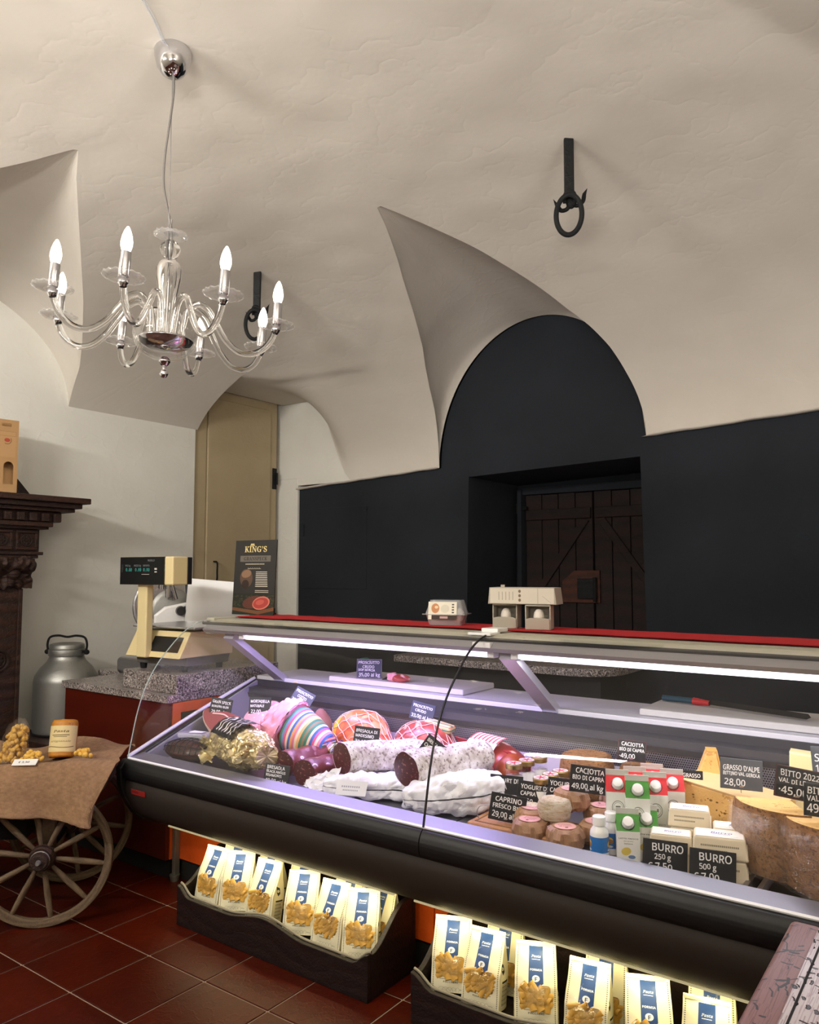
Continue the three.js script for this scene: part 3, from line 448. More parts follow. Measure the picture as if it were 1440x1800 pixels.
  // glass: two curved panes in front, one cheek at the end
  const curve = [[0.66, -2.168], [0.762, -2.19], [0.83, -2.205], [0.898, -2.225], [0.962, -2.25], [1.022, -2.283], [1.085, -2.33], [1.138, -2.382], [1.184, -2.432], [1.222, -2.485], [1.246, -2.54], [1.256, -2.58]];
  const dense = new THREE.CatmullRomCurve3(curve.map(([y, z]) => V3(0, y, z))).getPoints(36).map((p) => [p.y, p.z]);
  for (const [a, b] of [[CX0, -1.518], [-1.514, CX1]]) P('front_glass', toCreasedNormals(sheetX(dense, -0.005, a, b), 0.5), M.pane);
  P('glass_joint', sheetX(dense.map(([y, z]) => [y, z + 0.003]), -0.0065, -1.5185, -1.5135), M.black);
  P('end_glass', prismX([...dense, [1.25, -2.9], [0.94, -2.94]], CX0 - 0.004, CX0 + 0.001), M.pane);
  P('glass_edge', tube(dense.map(([y, z]) => [CX0 - 0.001, y, z + 0.004]), 0.0028, 60, 6), M.paneEdge);
  P('glass_clamp', merge([boxB(-1.6, -1.5, 1.258, 1.268, -2.66, -2.58, 0.003), boxB(-1.575, -1.5, 1.267, 1.282, -2.72, -2.64, 0.004), boxB(-1.56, -1.48, 1.215, 1.236, -2.572, -2.545, 0.004)]), M.plasticWhite);
  P('end_bracket', merge([boxB(CX0 - 0.01, CX0 + 0.05, 1.19, 1.26, -2.62, -2.6, 0.004), boxB(CX0 - 0.008, CX0 + 0.05, 1.236, 1.27, -2.75, -2.6, 0.006)]), M.canopy);
}
// the two red runners along its top
{
  const runner = (x0, x1, label) => { const g = gridGeo(90, 10, (u, v) => { const x = lerp(x0, x1, u), e = 0.008 * N3(x * 6, 3, 1) + 0.004 * N3(x * 21, 5, 2), z = lerp(-2.735 + e, -2.985, v); return [x, 1.2715 + 0.004 * Math.max(0, N3(x * 9, z * 9, 4)) + (v === 0 ? -0.002 : 0), z]; }, (u, v) => [u * (x1 - x0) * 2, v * 0.5]); const b = g.clone().translate(0, -0.003, 0); solo('table_runner', merge([g, b]).translate(-(x0 + x1) / 2, -1.265, 2.86), M.red, label, 'cloth', [(x0 + x1) / 2, 1.265, -2.86], 0, 'red felt runners on the counter top'); };
  runner(-3.1, -1.62, 'red felt runner on the counter top under the poster and plastic egg box');
  runner(-1.52, 1.0, 'red felt runner on the counter top under the cardboard egg cartons');
}

// ---------------------------------------------------------------- what is written: price cards, packets, poster
function chalk(lines, o = {}) {   // hand-written white letters on a slate
  return printed(o.w ?? 220, o.h ?? 160, (c, w, h) => {
    c.fillStyle = o.bg ?? '#1a1c20'; c.fillRect(0, 0, w, h);
    if (o.rim) { c.strokeStyle = o.rim; c.lineWidth = 10; c.strokeRect(0, 0, w, h); }
    const r = rngOf(lines.join('').length * 7 + 3); c.fillStyle = '#f6f6f4'; c.strokeStyle = '#f6f6f4'; c.lineWidth = 1.1; c.textBaseline = 'middle';
    lines.forEach(([text, size, y, x0]) => {
      c.font = `${size}px sans-serif`; const tw = c.measureText(text).width; let x = x0 ?? Math.max(8, (w - tw) / 2 - 4), k = Math.min(1, (w - 14 - (x0 ?? 0)) / tw);
      for (const ch of text) { c.save(); c.translate(x, y * h + (r() - 0.5) * 4); c.rotate((r() - 0.5) * 0.16 - 0.03); c.scale(k, 0.95 + 0.15 * r()); c.fillText(ch, 0, 0); c.strokeText(ch, 0, 0); c.restore(); x += c.measureText(ch).width * k; }
    });
  });
}
const CARD_W = 0.117, CARD_H = 0.085;
function priceCard(label, lines, [x, y, z], { yaw = 0.45, tilt = -0.18, roll = 0, size = 1, bg, rim, peg = 0.05, w = CARD_W, h = CARD_H } = {}) {
  const t = thing('price_card', label, 'price card', [x, y, z], yaw), inner = new THREE.Group();
  const rect = chalk(lines, { bg, rim }), W = w * size, H = h * size, mat = new THREE.Matrix4().makeRotationFromEuler(new THREE.Euler(tilt, 0, roll));
  const b = rbox(W, H, 0.0035, 0.0015, 0, H / 2, 0), u = b.attributes.uv; for (let i = 0; i < u.count; i++) u.setXY(i, 0.02, 0.5);
  const face = new THREE.PlaneGeometry(W - 0.003, H - 0.003).translate(0, H / 2, 0.0022);
  part('board', toRect(b, rect).applyMatrix4(mat), M.card, t); part('writing', toRect(face, rect).applyMatrix4(mat), M.card, t);
  part('clip', merge([cyl(0.0012, 0.0012, peg + 0.02, 6, 0, -peg / 2 + 0.01, -0.004), box(0.012, 0.012, 0.008, 0, 0.006, -0.003)]), M.wire, t);
  return t;
}
// pasta bag print: front (left half of the cell) and gusset (right part)
const BAGPX = 640, BAG = [0, 1].map((kind) => printed(400, 640, (c, w, h) => {
  const fw = 280; c.fillStyle = '#f2ebc8'; c.fillRect(0, 0, w, h);
  c.fillStyle = '#e9dfb4'; c.fillRect(fw, 0, w - fw, h);
  c.fillStyle = '#4b4438'; for (let y = 40; y < h; y += 15) for (const x of [16, fw - 16]) { c.save(); c.translate(x, y); c.rotate(PI / 4); c.fillRect(-3.4, -3.4, 6.8, 6.8); c.restore(); }
  c.fillStyle = '#22457f'; c.beginPath(); c.moveTo(92, 40); c.lineTo(190, 40); c.lineTo(190, 312); c.lineTo(141, 345); c.lineTo(92, 312); c.fill();
  c.fillStyle = '#f4f6f8'; c.textAlign = 'center'; c.font = 'italic 26px serif'; c.fillText('Pasta', 141, 128); c.fillRect(112, 140, 58, 4);
  c.font = 'bold 21px sans-serif'; c.fillText('FORMIA', 141, 226); c.font = 'bold 40px sans-serif';
  c.fillStyle = '#8a5d1a'; c.beginPath(); c.roundRect(48, 330, 186, 180, 20); c.fill(); c.fillStyle = '#22457f'; c.beginPath(); c.moveTo(92, 300); c.lineTo(190, 300); c.lineTo(190, 318); c.lineTo(141, 352); c.lineTo(92, 318); c.fill();
  c.fillStyle = '#f4f6f8'; c.beginPath(); c.arc(141, 282, 25, 0, 2 * PI); c.fill(); c.fillStyle = '#20365c'; c.fillText('F', 141, 299);
  c.fillStyle = '#6a6353'; c.font = '11px sans-serif'; for (let i = 0; i < 24; i++) c.fillRect(62 + i * 6.6, 524, 4, 7); c.font = 'bold 22px sans-serif'; c.fillText(kind ? 'RIGATONI' : 'PACCHERI', 141, 558);
  c.strokeStyle = '#a59c84'; c.lineWidth = 1.5; for (let i = 0; i < 5; i++) { c.beginPath(); c.moveTo(50 + i * 30, 625); c.bezierCurveTo(70 + i * 30, 570, 100 + i * 28, 600, 120 + i * 20, 630); c.stroke(); }
  c.font = '12px sans-serif'; c.fillText('500 g', 220, 615);
  // gusset
  c.strokeStyle = '#2a2a28'; c.lineWidth = 6; c.beginPath(); c.moveTo(322, 260); c.lineTo(362, 280); c.lineTo(362, 340); c.lineTo(340, 362); c.lineTo(322, 320); c.closePath(); c.fillStyle = '#2f3338'; c.fill(); c.fillStyle = '#f2ebc8'; c.beginPath(); c.arc(342, 312, 14, 0, 2 * PI); c.fill();
  c.fillStyle = '#2c2b28'; c.font = 'bold 20px sans-serif'; c.fillText('F', 342, 319); c.fillRect(306, 400, 78, 18); for (let y = 428; y < 600; y += 12) c.fillRect(306, y, 60 + ((y * 7) % 20), y % 36 < 12 ? 6 : 3);
}));
const POSTER = printed(300, 420, (c, w, h) => {
  c.fillStyle = '#2b2926'; c.fillRect(0, 0, w, h); c.textAlign = 'center';
  c.fillStyle = '#e6cf86'; c.font = 'bold 46px serif'; c.fillText('KING\u2019S', 150, 68); c.fillRect(112, 20, 26, 7); c.fillRect(108, 29, 34, 4);
  c.fillStyle = '#6c665c'; c.fillRect(40, 88, 220, 34); c.fillStyle = '#2b2926'; c.font = 'bold 27px serif'; c.fillText('GRANSPECK', 150, 115);
  c.fillStyle = '#cfc6ac'; c.font = '12px serif'; for (let i = 0; i < 16; i++) c.fillRect(82 + i * 8.6, 132, 5, 7); c.strokeStyle = '#cfc6ac'; c.lineWidth = 2; c.beginPath(); c.moveTo(100, 164); for (let i = 0; i < 12; i++) c.quadraticCurveTo(102 + i * 8, 150 + (i % 2) * 8, 106 + i * 8, 163); c.stroke();
  c.fillStyle = '#d9d3c2'; for (let i = 0; i < 9; i++) c.fillRect(160, 178 + i * 10, 80 + ((i * 37) % 36), 4); for (let i = 0; i < 2; i++) c.fillRect(160, 282 + i * 9, 96, 3);
  const blob = (x, y, rx, ry, col) => { c.fillStyle = col; c.beginPath(); c.ellipse(x, y, rx, ry, -0.2, 0, 2 * PI); c.fill(); };
  blob(92, 215, 46, 52, '#5c4636'); blob(92, 190, 36, 22, '#8a6a52'); blob(88, 250, 26, 26, '#2e2018');
  c.fillStyle = '#1e2416'; c.fillRect(0, 300, w, 120); const r = rngOf(4); for (let i = 0; i < 120; i++) blob(r() * w, 310 + r() * 60, 7, 4, ['#2f3a1e', '#4a3a24', '#3a3226'][i % 3]);
  c.fillStyle = '#70482a'; c.beginPath(); c.moveTo(0, 378); c.lineTo(190, 395); c.lineTo(300, 372); c.lineTo(300, 392); c.lineTo(190, 415); c.lineTo(0, 396); c.fill();
  blob(150, 348, 76, 34, '#5e3326'); blob(208, 352, 62, 36, '#cf7766'); blob(206, 352, 54, 29, '#a83e36'); blob(200, 348, 30, 14, '#c05a4c');
});
const CARTON = (tone, kind) => printed(120, 260, (c, w, h) => {
  c.fillStyle = '#ecece6'; c.fillRect(0, 0, w, h); c.strokeStyle = '#6b6b68'; c.lineWidth = 3; c.textAlign = 'center';
  c.fillStyle = '#77776f';
  if (kind) { c.font = 'bold 15px sans-serif'; c.fillText('LATTE FRESCO', 60, 60); c.font = '10px sans-serif'; c.fillText('alta qualita', 60, 78); c.font = 'bold 14px serif'; c.fillText('intero', 60, 98); c.fillStyle = '#d8c05a'; c.beginPath(); c.ellipse(48, 150, 24, 30, 0.3, 0, 2 * PI); c.fill(); c.fillStyle = '#6b88b0'; c.beginPath(); c.ellipse(76, 190, 18, 14, 0, 0, 2 * PI); c.fill(); }
  else { c.beginPath(); c.arc(60, 70, 30, 0, 2 * PI); c.stroke(); c.lineWidth = 1.5; c.beginPath(); c.arc(60, 70, 23, 0, 2 * PI); c.stroke(); c.fillRect(48, 62, 24, 14); c.font = '17px sans-serif'; c.fillText('Latte fresco', 60, 136); c.fillStyle = tone; c.font = '12px sans-serif'; c.fillText(tone === '#b03030' ? 'parz. scremato' : 'intero', 60, 156); c.fillRect(10, 180, 100, 10); }
});
const PRINT = {
  cartonRed: CARTON('#b03030', 0), cartonGreen: CARTON('#2f6a26', 0), cartonSmall: CARTON('#2f6a26', 1),
  cartonSide: printed(110, 260, (c, w, h) => { c.fillStyle = '#f0f0ea'; c.fillRect(0, 0, w, h); c.fillStyle = '#8a8a86'; for (let y = 30; y < 240; y += 9) c.fillRect(20, y, 40 + (y * 13) % 36, y % 27 ? 2 : 5); c.fillStyle = '#c66'; c.fillRect(20, 150, 60, 6); }),
  butter: printed(180, 120, (c, w, h) => { c.fillStyle = '#f3eee6'; c.fillRect(0, 0, w, h); c.fillStyle = '#3a4396'; c.font = 'italic bold 28px serif'; c.textAlign = 'center'; c.fillText('Burro', 96, 62); c.fillRect(60, 70, 70, 4); c.fillStyle = '#b9b3a6'; c.fillRect(20, 20, 120, 3); c.fillRect(20, 95, 140, 3); }),
  butterSide: printed(180, 60, (c, w, h) => { c.fillStyle = '#e9dcc0'; c.fillRect(0, 0, w, h); c.fillStyle = '#8f846c'; c.font = '10px sans-serif'; for (let i = 0; i < 20; i++) { c.fillRect(20 + i * 7, 18, 5, 6); if (i < 14) c.fillRect(20 + i * 7, 34, 5, 6); } }),
  bottle: printed(240, 110, (c, w, h) => { c.fillStyle = '#1f6fb8'; c.fillRect(0, 0, w, h); for (const x of [60, 180]) { c.fillStyle = '#e9c65a'; c.beginPath(); c.ellipse(x, 52, 22, 26, 0.4, 0, 2 * PI); c.fill(); c.fillStyle = '#a87848'; c.beginPath(); c.ellipse(x + 8, 60, 16, 18, 0.4, 0, 2 * PI); c.fill(); c.fillStyle = '#dfe8ee'; c.beginPath(); c.ellipse(x, 94, 22, 10, 0, 0, 2 * PI); c.fill(); } }),
  lid: printed(96, 96, (c, w, h) => { c.fillStyle = '#efe4dc'; c.fillRect(0, 0, w, h); c.fillStyle = '#c2394a'; for (let i = 0; i < 7; i++) { c.save(); c.translate(48, 48); c.rotate(i * 0.9); c.fillRect(10, -5, 30, 10); c.restore(); } c.beginPath(); c.arc(48, 48, 12, 0, 2 * PI); c.fill(); }),
  cheeseLabel: printed(128, 128, (c, w, h) => { c.fillStyle = '#c79a7e'; c.fillRect(0, 0, w, h); c.fillStyle = '#f0b6b8'; c.beginPath(); c.arc(64, 64, 58, 0, 2 * PI); c.fill(); c.fillStyle = '#6e2a30'; c.font = 'bold 17px serif'; c.textAlign = 'center'; c.fillText('Caciotta', 64, 52); c.fillText('di capra', 64, 74); c.beginPath(); c.arc(64, 94, 9, 0, 2 * PI); c.fill(); }),
  stripes: printed(256, 256, (c, w, h) => { const cols = ['#2d62b8', '#e88aa2', '#f4e6cf', '#d65a86', '#2d62b8', '#f0d2b0', '#2f7d64', '#8a7a5a', '#2f7d64', '#e8b070', '#efe0c8', '#de7a90', '#e8a668', '#2d62b8', '#f2ddc0', '#d65a86', '#6a92c8', '#2f7d64']; cols.forEach((k, i) => { c.fillStyle = k; c.fillRect(0, (i / cols.length) * h, w, h / cols.length + 1); }); }),
  netHam: printed(256, 256, (c, w, h) => { c.fillStyle = '#e2703c'; c.fillRect(0, 0, w, h); c.fillStyle = '#f1bf2a'; c.fillRect(0, 0, 60, h); c.fillStyle = '#d23a2e'; c.fillRect(0, 0, 16, h); c.fillStyle = '#2f8a54'; c.fillRect(18, 0, 12, h); const r = rngOf(9); for (let i = 0; i < 70; i++) { c.fillStyle = ['#ea8a56', '#d55e36', '#c94f30', '#efa070'][i % 4]; c.beginPath(); c.ellipse(70 + r() * 180, r() * h, 22, 9, r() * 3, 0, 2 * PI); c.fill(); } }),
  culLabel: printed(128, 96, (c, w, h) => { c.fillStyle = '#f6e8e2'; c.fillRect(0, 0, w, h); c.fillStyle = '#d24a56'; for (let i = 0; i < 8; i++) c.fillRect(i * 17, 48, 8, 48); c.fillStyle = '#7a1c28'; c.beginPath(); c.ellipse(66, 30, 36, 18, 0, 0, 2 * PI); c.fill(); c.fillStyle = '#f6e8e2'; c.beginPath(); c.ellipse(66, 30, 22, 9, 0, 0, 2 * PI); c.fill(); }),
  packTop: printed(128, 64, (c, w, h) => { c.fillStyle = '#e8c58a'; c.fillRect(0, 0, w, h); c.fillStyle = '#2f8a72'; c.fillRect(0, 30, w, 14); c.fillStyle = '#d24a46'; c.fillRect(0, 0, w, 8); }),
  scale: printed(300, 120, (c, w, h) => { c.fillStyle = '#08090a'; c.fillRect(0, 0, w, h); c.fillStyle = '#9aa0a4'; c.font = '10px sans-serif'; c.fillText('PESO kg', 36, 42); c.fillText('PREZZO/kg', 96, 42); c.fillText('IMPORTO', 158, 42); c.fillText('MODELLO', 190, 20); c.fillStyle = '#3fb3a8'; c.font = 'bold 18px monospace'; c.fillText('0.00', 40, 62); c.fillText('0.00', 104, 62); c.fillText('0.00', 160, 62); c.strokeStyle = '#8b9094'; c.strokeRect(12, 34, 6, 30); c.fillStyle = '#c8c4bc'; c.fillRect(236, 48, 16, 8); c.fillRect(236, 62, 16, 5); c.fillRect(150, 74, 52, 2); }),
  wineBox: printed(160, 240, (c, w, h) => { c.fillStyle = '#b68f60'; c.fillRect(0, 0, w, h); c.strokeStyle = '#7d5c34'; c.lineWidth = 2; c.strokeRect(2, 2, w - 4, 40); c.fillStyle = '#a8442e'; c.beginPath(); c.ellipse(84, 82, 26, 18, 0, 0, 2 * PI); c.fill(); c.strokeStyle = '#6e5a32'; c.lineWidth = 6; c.beginPath(); c.arc(84, 82, 36, -0.6, 2.2); c.stroke(); }),
  eggLabel: printed(160, 96, (c, w, h) => { c.fillStyle = '#ece6d4'; c.fillRect(0, 0, w, h); c.fillStyle = '#c98a5c'; c.beginPath(); c.ellipse(40, 36, 22, 26, 0, 0, 2 * PI); c.fill(); c.fillStyle = '#f0d6b0'; c.beginPath(); c.ellipse(46, 30, 10, 8, 0, 0, 2 * PI); c.fill(); c.fillStyle = '#dcd6c4'; c.beginPath(); c.ellipse(94, 38, 24, 22, 0, 0, 2 * PI); c.fill(); c.fillStyle = '#3a2a20'; c.fillRect(20, 72, w - 20, 24); c.fillStyle = '#c9a0a0'; c.fillRect(66, 78, 44, 12); c.fillStyle = '#55504a'; for (let i = 0; i < 4; i++) c.fillRect(132, 12 + i * 14, 12, 7); }),
  eggLid: printed(200, 60, (c, w, h) => { c.fillStyle = '#d6cebd'; c.fillRect(0, 0, w, h); c.fillStyle = '#7a6450'; for (let i = 0; i < 3; i++) { c.beginPath(); c.ellipse(94, 12 + i * 17, 4, 6, 0, 0, 2 * PI); c.fill(); } c.fillStyle = '#8f8674'; for (let i = 0; i < 5; i++) c.fillRect(28 + i * 11, 14, 1.5, 32); c.strokeStyle = '#8f8674'; c.beginPath(); c.moveTo(150, 0); c.lineTo(150, 60); c.moveTo(164, 30); c.lineTo(190, 56); c.stroke(); }),
  rollLabel: printed(128, 160, (c, w, h) => { c.fillStyle = '#d8c58e'; c.fillRect(0, 0, w, h); c.fillStyle = '#4c3a1c'; c.font = 'italic bold 20px serif'; c.textAlign = 'center'; c.fillText('Pasta', 64, 42); c.fillRect(34, 56, 60, 4); c.fillRect(40, 66, 46, 3); c.font = 'italic 14px serif'; c.fillText('artigianale', 64, 100); c.strokeStyle = '#6a5128'; c.lineWidth = 4; c.beginPath(); c.moveTo(14, 130); c.bezierCurveTo(40, 116, 60, 146, 114, 126); c.stroke(); }),
  smallTag: printed(96, 40, (c, w, h) => { c.fillStyle = '#e8e6e0'; c.fillRect(0, 0, w, h); c.fillStyle = '#55524c'; c.font = 'bold 16px sans-serif'; c.fillText('\u20ac 3,50', 22, 26); }),
  paperStamp: printed(160, 80, (c, w, h) => { c.fillStyle = '#eeeef2'; c.fillRect(0, 0, w, h); c.fillStyle = '#a9a9b8'; c.font = '12px sans-serif'; for (let i = 0; i < 9; i++) { c.fillRect(26 + i * 11, 28, 7, 9); c.fillRect(36 + i * 9, 48, 6, 7); } }),
  foilLogo: printed(160, 96, (c, w, h) => { c.fillStyle = '#14141a'; c.fillRect(0, 0, w, h); c.strokeStyle = '#e8e4d8'; c.lineWidth = 6; for (let i = 0; i < 6; i++) { c.beginPath(); c.moveTo(10 + i * 24, 20); c.bezierCurveTo(30 + i * 20, 4, 4 + i * 26, 70, 34 + i * 22, 84); c.stroke(); } }),
};

// ---------------------------------------------------------------- charcuterie on the left of the deck
const DK = 0.632;
const G_CARD = undefined;
// a body laid from a to b (room points, as seen along its axis), radius r(v), squash sy, lifted on the deck
function logGeo(a, b, r, nu = 32, nv = 30, sy = 1, seed = 1, amp = 0.004, slant = 0) {
  const A = V3(...a), B = V3(...b), ax = B.clone().sub(A), up = V3(0, 1, 0), side = V3().crossVectors(ax, up).normalize(), top = V3().crossVectors(side, ax).normalize();
  return [loft(nu, nv, (u, v) => { const t = u * 2 * PI, R = r(v) * (1 + amp / 0.05 * N3(Math.cos(t) * 1.7 + seed, Math.sin(t) * 1.7, v * 5)), p = A.clone().addScaledVector(ax, v).addScaledVector(side, Math.cos(t) * R).addScaledVector(top, Math.sin(t) * R * sy).addScaledVector(ax, (Math.cos(t) * R * slant * Math.max(0, 1 - 3 * v)) / ax.length()); return [p.x, p.y, p.z]; }, (u, v) => [u, v], false), A, B, side, top, ax];
}
function discAt(P, side, top, ax, r, sy, back = 0.002, seed = 1, slant = 0) {
  const n = ax.clone().normalize();
  return gridGeo(32, 6, (u, v) => { const t = u * 2 * PI, R = r * v * (1 + 0.05 * N3(Math.cos(t) * 1.7 + seed, Math.sin(t) * 1.7, 0)), p = P.clone().addScaledVector(side, Math.cos(t) * R).addScaledVector(top, Math.sin(t) * R * sy).addScaledVector(n, -back + 0.004 * v * v + slant * Math.cos(t) * R); return [p.x, p.y, p.z]; }, (u, v) => [0.5 + 0.5 * v * Math.cos(u * 2 * PI), 0.5 + 0.5 * v * Math.sin(u * 2 * PI)]);
}
function foodLog(name, label, cat, a, b, r, skin, cutMat, { sy = 1, taper = 0.25, seed = 1, amp = 0.006, group, slant = 0 } = {}) {
  const rf = (v) => r * (v > 0.82 ? Math.sqrt(Math.max(0.0004, 1 - Math.pow((v - 0.82) / 0.18, 2))) : 1) * (1 - taper * Math.pow(Math.max(0, v - 0.3), 2));
  const [g, A, B, side, top, ax] = logGeo(a, b, rf, 32, 34, sy, seed, amp, slant);
  const t = thing(name, label, cat, [a[0], a[1] - r * sy, a[2]], 0, group);
  partW('casing', uvScale(g, 2, 2), skin, t); partW('cut_face', discAt(A, side, top, ax, r * 0.985, sy, 0.003, seed, slant), cutMat, t);
  return t;
}
// the smoked ham cut in half, its face turned to the front
{
  const t = thing('speck', 'half of a smoked speck with dark red cut face and pale fat rim', 'ham', [-2.925, DK + 0.02, -2.54], 0.15);
  const o = (k) => [...Array(40)].map((_, i) => { const a = (i / 40) * 2 * PI, x = Math.cos(a), y = Math.sin(a); return [0.155 * k * x * (1 + 0.1 * y), (0.058 * y + 0.02 * Math.cos(2 * a) * 0.4 - 0.02 * x) * k]; });
  const tilt = (g) => g.rotateX(-0.85).rotateZ(-0.1).translate(0, 0.115, 0);
  t.scale.setScalar(1.15); part('rind', tilt(slab(o(1), 0.09, 0.016).translate(0, 0, -0.09)), M.fat, t); part('cut_face', tilt(uvScale(slab(o(0.92), 0.006, 0.002), 3).translate(0, 0, -0.003)), M.speck, t);
  part('fat_vein', tilt(tube([[-0.09, 0.025, 0.004], [-0.03, 0.03, 0.004], [0.02, 0.012, 0.004], [0.09, 0.0, 0.004]], 0.0035, 20, 6)), M.fat, t);
  part('base', displace(sphereUV(0.14, 0.06, 0.06).translate(0, 0.058, -0.07), lumps(0.01, 9)), M.speckNet, t);
}
{
  const t = thing('smoked_ham', 'dark smoked ham in a black net in the front left corner of the counter', 'ham', [-2.965, DK, -2.36], 0.2);
  part('meat', displace(sphereUV(0.135, 0.05, 0.075, 48, 30).translate(0, 0.05, 0), lumps(0.014, 14, 4)), M.speckNet, t);
  const n = []; for (let k = -4; k <= 4; k++) { n.push(tube([...Array(9)].map((_, i) => { const a = (i / 8) * PI, x = k * 0.028, s = Math.sqrt(Math.max(0.05, 1 - Math.pow(x / 0.14, 2))); return [x + 0.004 * Math.sin(i * 2), 0.05 + 0.054 * s * Math.sin(a), 0.08 * s * Math.cos(a)]; }), 0.0017, 20, 5)); }
  for (let k = 1; k < 5; k++) { const a = (k / 5) * PI; n.push(tube([...Array(9)].map((_, i) => { const x = -0.125 + 0.031 * i, s = Math.sqrt(Math.max(0.05, 1 - Math.pow(x / 0.14, 2))); return [x, 0.05 + 0.054 * s * Math.sin(a), 0.08 * s * Math.cos(a)]; }), 0.0017, 20, 5)); }
  part('netting', merge(n), M.blackMatt, t);
}
{
  const t = thing('plastic_tray', 'clear plastic wrap with a white sticker lying on the netted smoked ham', 'packaging', [-3.0, DK + 0.095, -2.43], 0.3);
  part('wrap', displace(rbox(0.16, 0.022, 0.09, 0.01, 0, 0.011, 0, 5), crumple(0.008, 16)), M.clearPlastic, t);
  part('sticker', displace(new THREE.PlaneGeometry(0.07, 0.045, 6, 6).rotateX(-PI / 2).translate(0.01, 0.026, 0.01), lumps(0.003, 20)), M.paper, t);
}
{
  const t = thing('mortadella', 'round pink mortadella lying with its cut face up behind the speck', 'mortadella', [-2.83, DK + 0.07, -2.745], 0);
  part('body', lathe([[0, 0], [0.09, 0], [0.1, 0.02], [0.1, 0.12], [0.094, 0.135], [0, 0.135]], 40).rotateX(0.5), M.pinkMeat, t);
  const sp = []; const r = rngOf(8); for (let i = 0; i < 22; i++) { const a = r() * 6.28, d = 0.085 * Math.sqrt(r()); sp.push(cyl(0.004 + 0.004 * r(), 0.004, 0.002, 8, d * Math.cos(a), 0.1352, d * Math.sin(a))); }
  part('fat_spots', merge(sp).rotateX(0.5), M.fat, t).userData.kind = 'stuff';
}
// big mortadella in gold foil
{
  const t = thing('foil_wrapped_mortadella', 'large mortadella wrapped in crumpled gold and black foil', 'mortadella', [-2.665, DK + 0.004, -2.4], -0.3);
  const g = loft(110, 80, (u, v) => { const a = u * 2 * PI, e = Math.pow(Math.sin(clamp(v * 0.86 + 0.07, 0, 1) * PI), 0.45), R = 0.098 * e; return [-0.23 + 0.49 * v, 0.098 + R * Math.sin(a) * (Math.sin(a) < 0 ? 0.95 : 1), R * 1.05 * Math.cos(a)]; }, (u, v) => [v * 1.2, u * 2], true);
  const w = displace(g, (x, y, z) => crumple(0.016, 7, 2)(x, y, z) + crumple(0.013, 19, 5)(x, y, z));
  part('foil_wrap', toCreasedNormals(w, 0.2), M.foil, t);
  const flap = gridGeo(30, 30, (u, v) => [-0.26 + 0.2 * u + 0.03 * v, 0.1 - 0.075 * v + 0.02 * ridge(u * 3, v * 3, 1), 0.07 + 0.055 * v - 0.03 * Math.abs(u - 0.5) + 0.02 * ridge(u * 2, v * 4, 8)], (u, v) => [u, 0.3 + v * 0.25]);
  part('foil_flap', toCreasedNormals(flap, 0.2), M.foil, t);
  const flap2 = gridGeo(24, 24, (u, v) => [0.1 + 0.12 * u, 0.15 - 0.08 * v + 0.02 * ridge(u * 3, v * 3, 3), 0.06 + 0.035 * v + 0.025 * ridge(u * 3, v * 4, 4)], (u, v) => [u * 0.6, v * 0.2]);
  part('foil_flap', toCreasedNormals(flap2, 0.2), M.foil, t);
  part('printed_band', toRect(gridGeo(30, 24, (u, v) => { const a = 0.5 + 1.6 * v, x = -0.1 + 0.2 * u, R = 0.106; return [x, 0.1 + R * Math.sin(a) + 0.006 * ridge(u * 5, v * 5, 1), R * 1.05 * Math.cos(a) + 0.006 * ridge(u * 4, v * 5, 2)]; }), PRINT.foilLogo), M.printGloss, t);
}
// ham in a striped sleeve with a pink paper cap
{
  const t = thing('striped_ham', 'ham in a colourful striped sleeve with pink paper gathered over its top end', 'ham', [-2.46, DK, -2.585], 0);
  const A = V3(-0.16, 0.2, 0.02), B = V3(0.13, 0.11, 0.0), ax = B.clone().sub(A), side = V3().crossVectors(ax, V3(0, 1, 0)).normalize(), top = V3().crossVectors(side, ax).normalize();
  const at = (u, v, R) => { const a = u * 2 * PI, p = A.clone().addScaledVector(ax, v).addScaledVector(side, R * Math.cos(a)).addScaledVector(top, R * Math.sin(a)); return [p.x, p.y, p.z]; };
  part('sleeve', toRect(loft(48, 40, (u, v) => at(u, 0.42 + 0.62 * v, (0.108 - 0.055 * Math.pow(v, 1.7)) * (1 + 0.03 * N3(u * 6, v * 5, 2))), (u, v) => [u, v]), PRINT.stripes), M.print, t);
  part('sleeve_tail', toRect(displace(loft(24, 14, (u, v) => at(u, 1.03 + 0.2 * v, 0.028 + 0.022 * v * (1 + 0.5 * Math.sin(u * 31)) - 0.012 * Math.sin(v * PI)), (u, v) => [u, v], true), crumple(0.006, 30)), PRINT.stripes), M.print, t);
  part('meat', displace(loft(40, 24, (u, v) => at(u, -0.04 + 0.5 * v, 0.092 * Math.pow(Math.sin(clamp(0.12 + v * 0.5, 0, 1) * PI), 0.5)), (u, v) => [u, v]), lumps(0.008, 12)), M.ham, t);
  const cap = loft(64, 44, (u, v) => at(u, -0.12 + 0.5 * v + 0.03 * Math.sin(u * 12) * v, 0.128 * Math.pow(Math.sin(clamp(0.06 + v * 0.5, 0, 0.6) * PI), 0.55) * (1 + 0.05 * N3(u * 9, v * 3, 6))), (u, v) => [u, v]);
  part('pink_paper', displace(cap, (x, y, z) => crumple(0.02, 12, 7)(x, y, z) + 0.006 * (y > 0.2 ? 1 : 0)), M.pinkCloth, t);
  part('pink_frill', displace(sphereUV(0.05, 0.045, 0.045, 40, 24).translate(-0.17, 0.16, 0.05), crumple(0.03, 18, 3)), M.pinkCloth, t);
}
solo('ham_end', displace(sphereUV(0.05, 0.115, 0.05).translate(0, 0.117, 0), lumps(0.012, 12)), std({ color: 0x8a5a50, roughness: 0.7 }), 'small brownish ham end showing behind the pink wrapped ham', 'ham', [-2.5, DK, -2.74]);
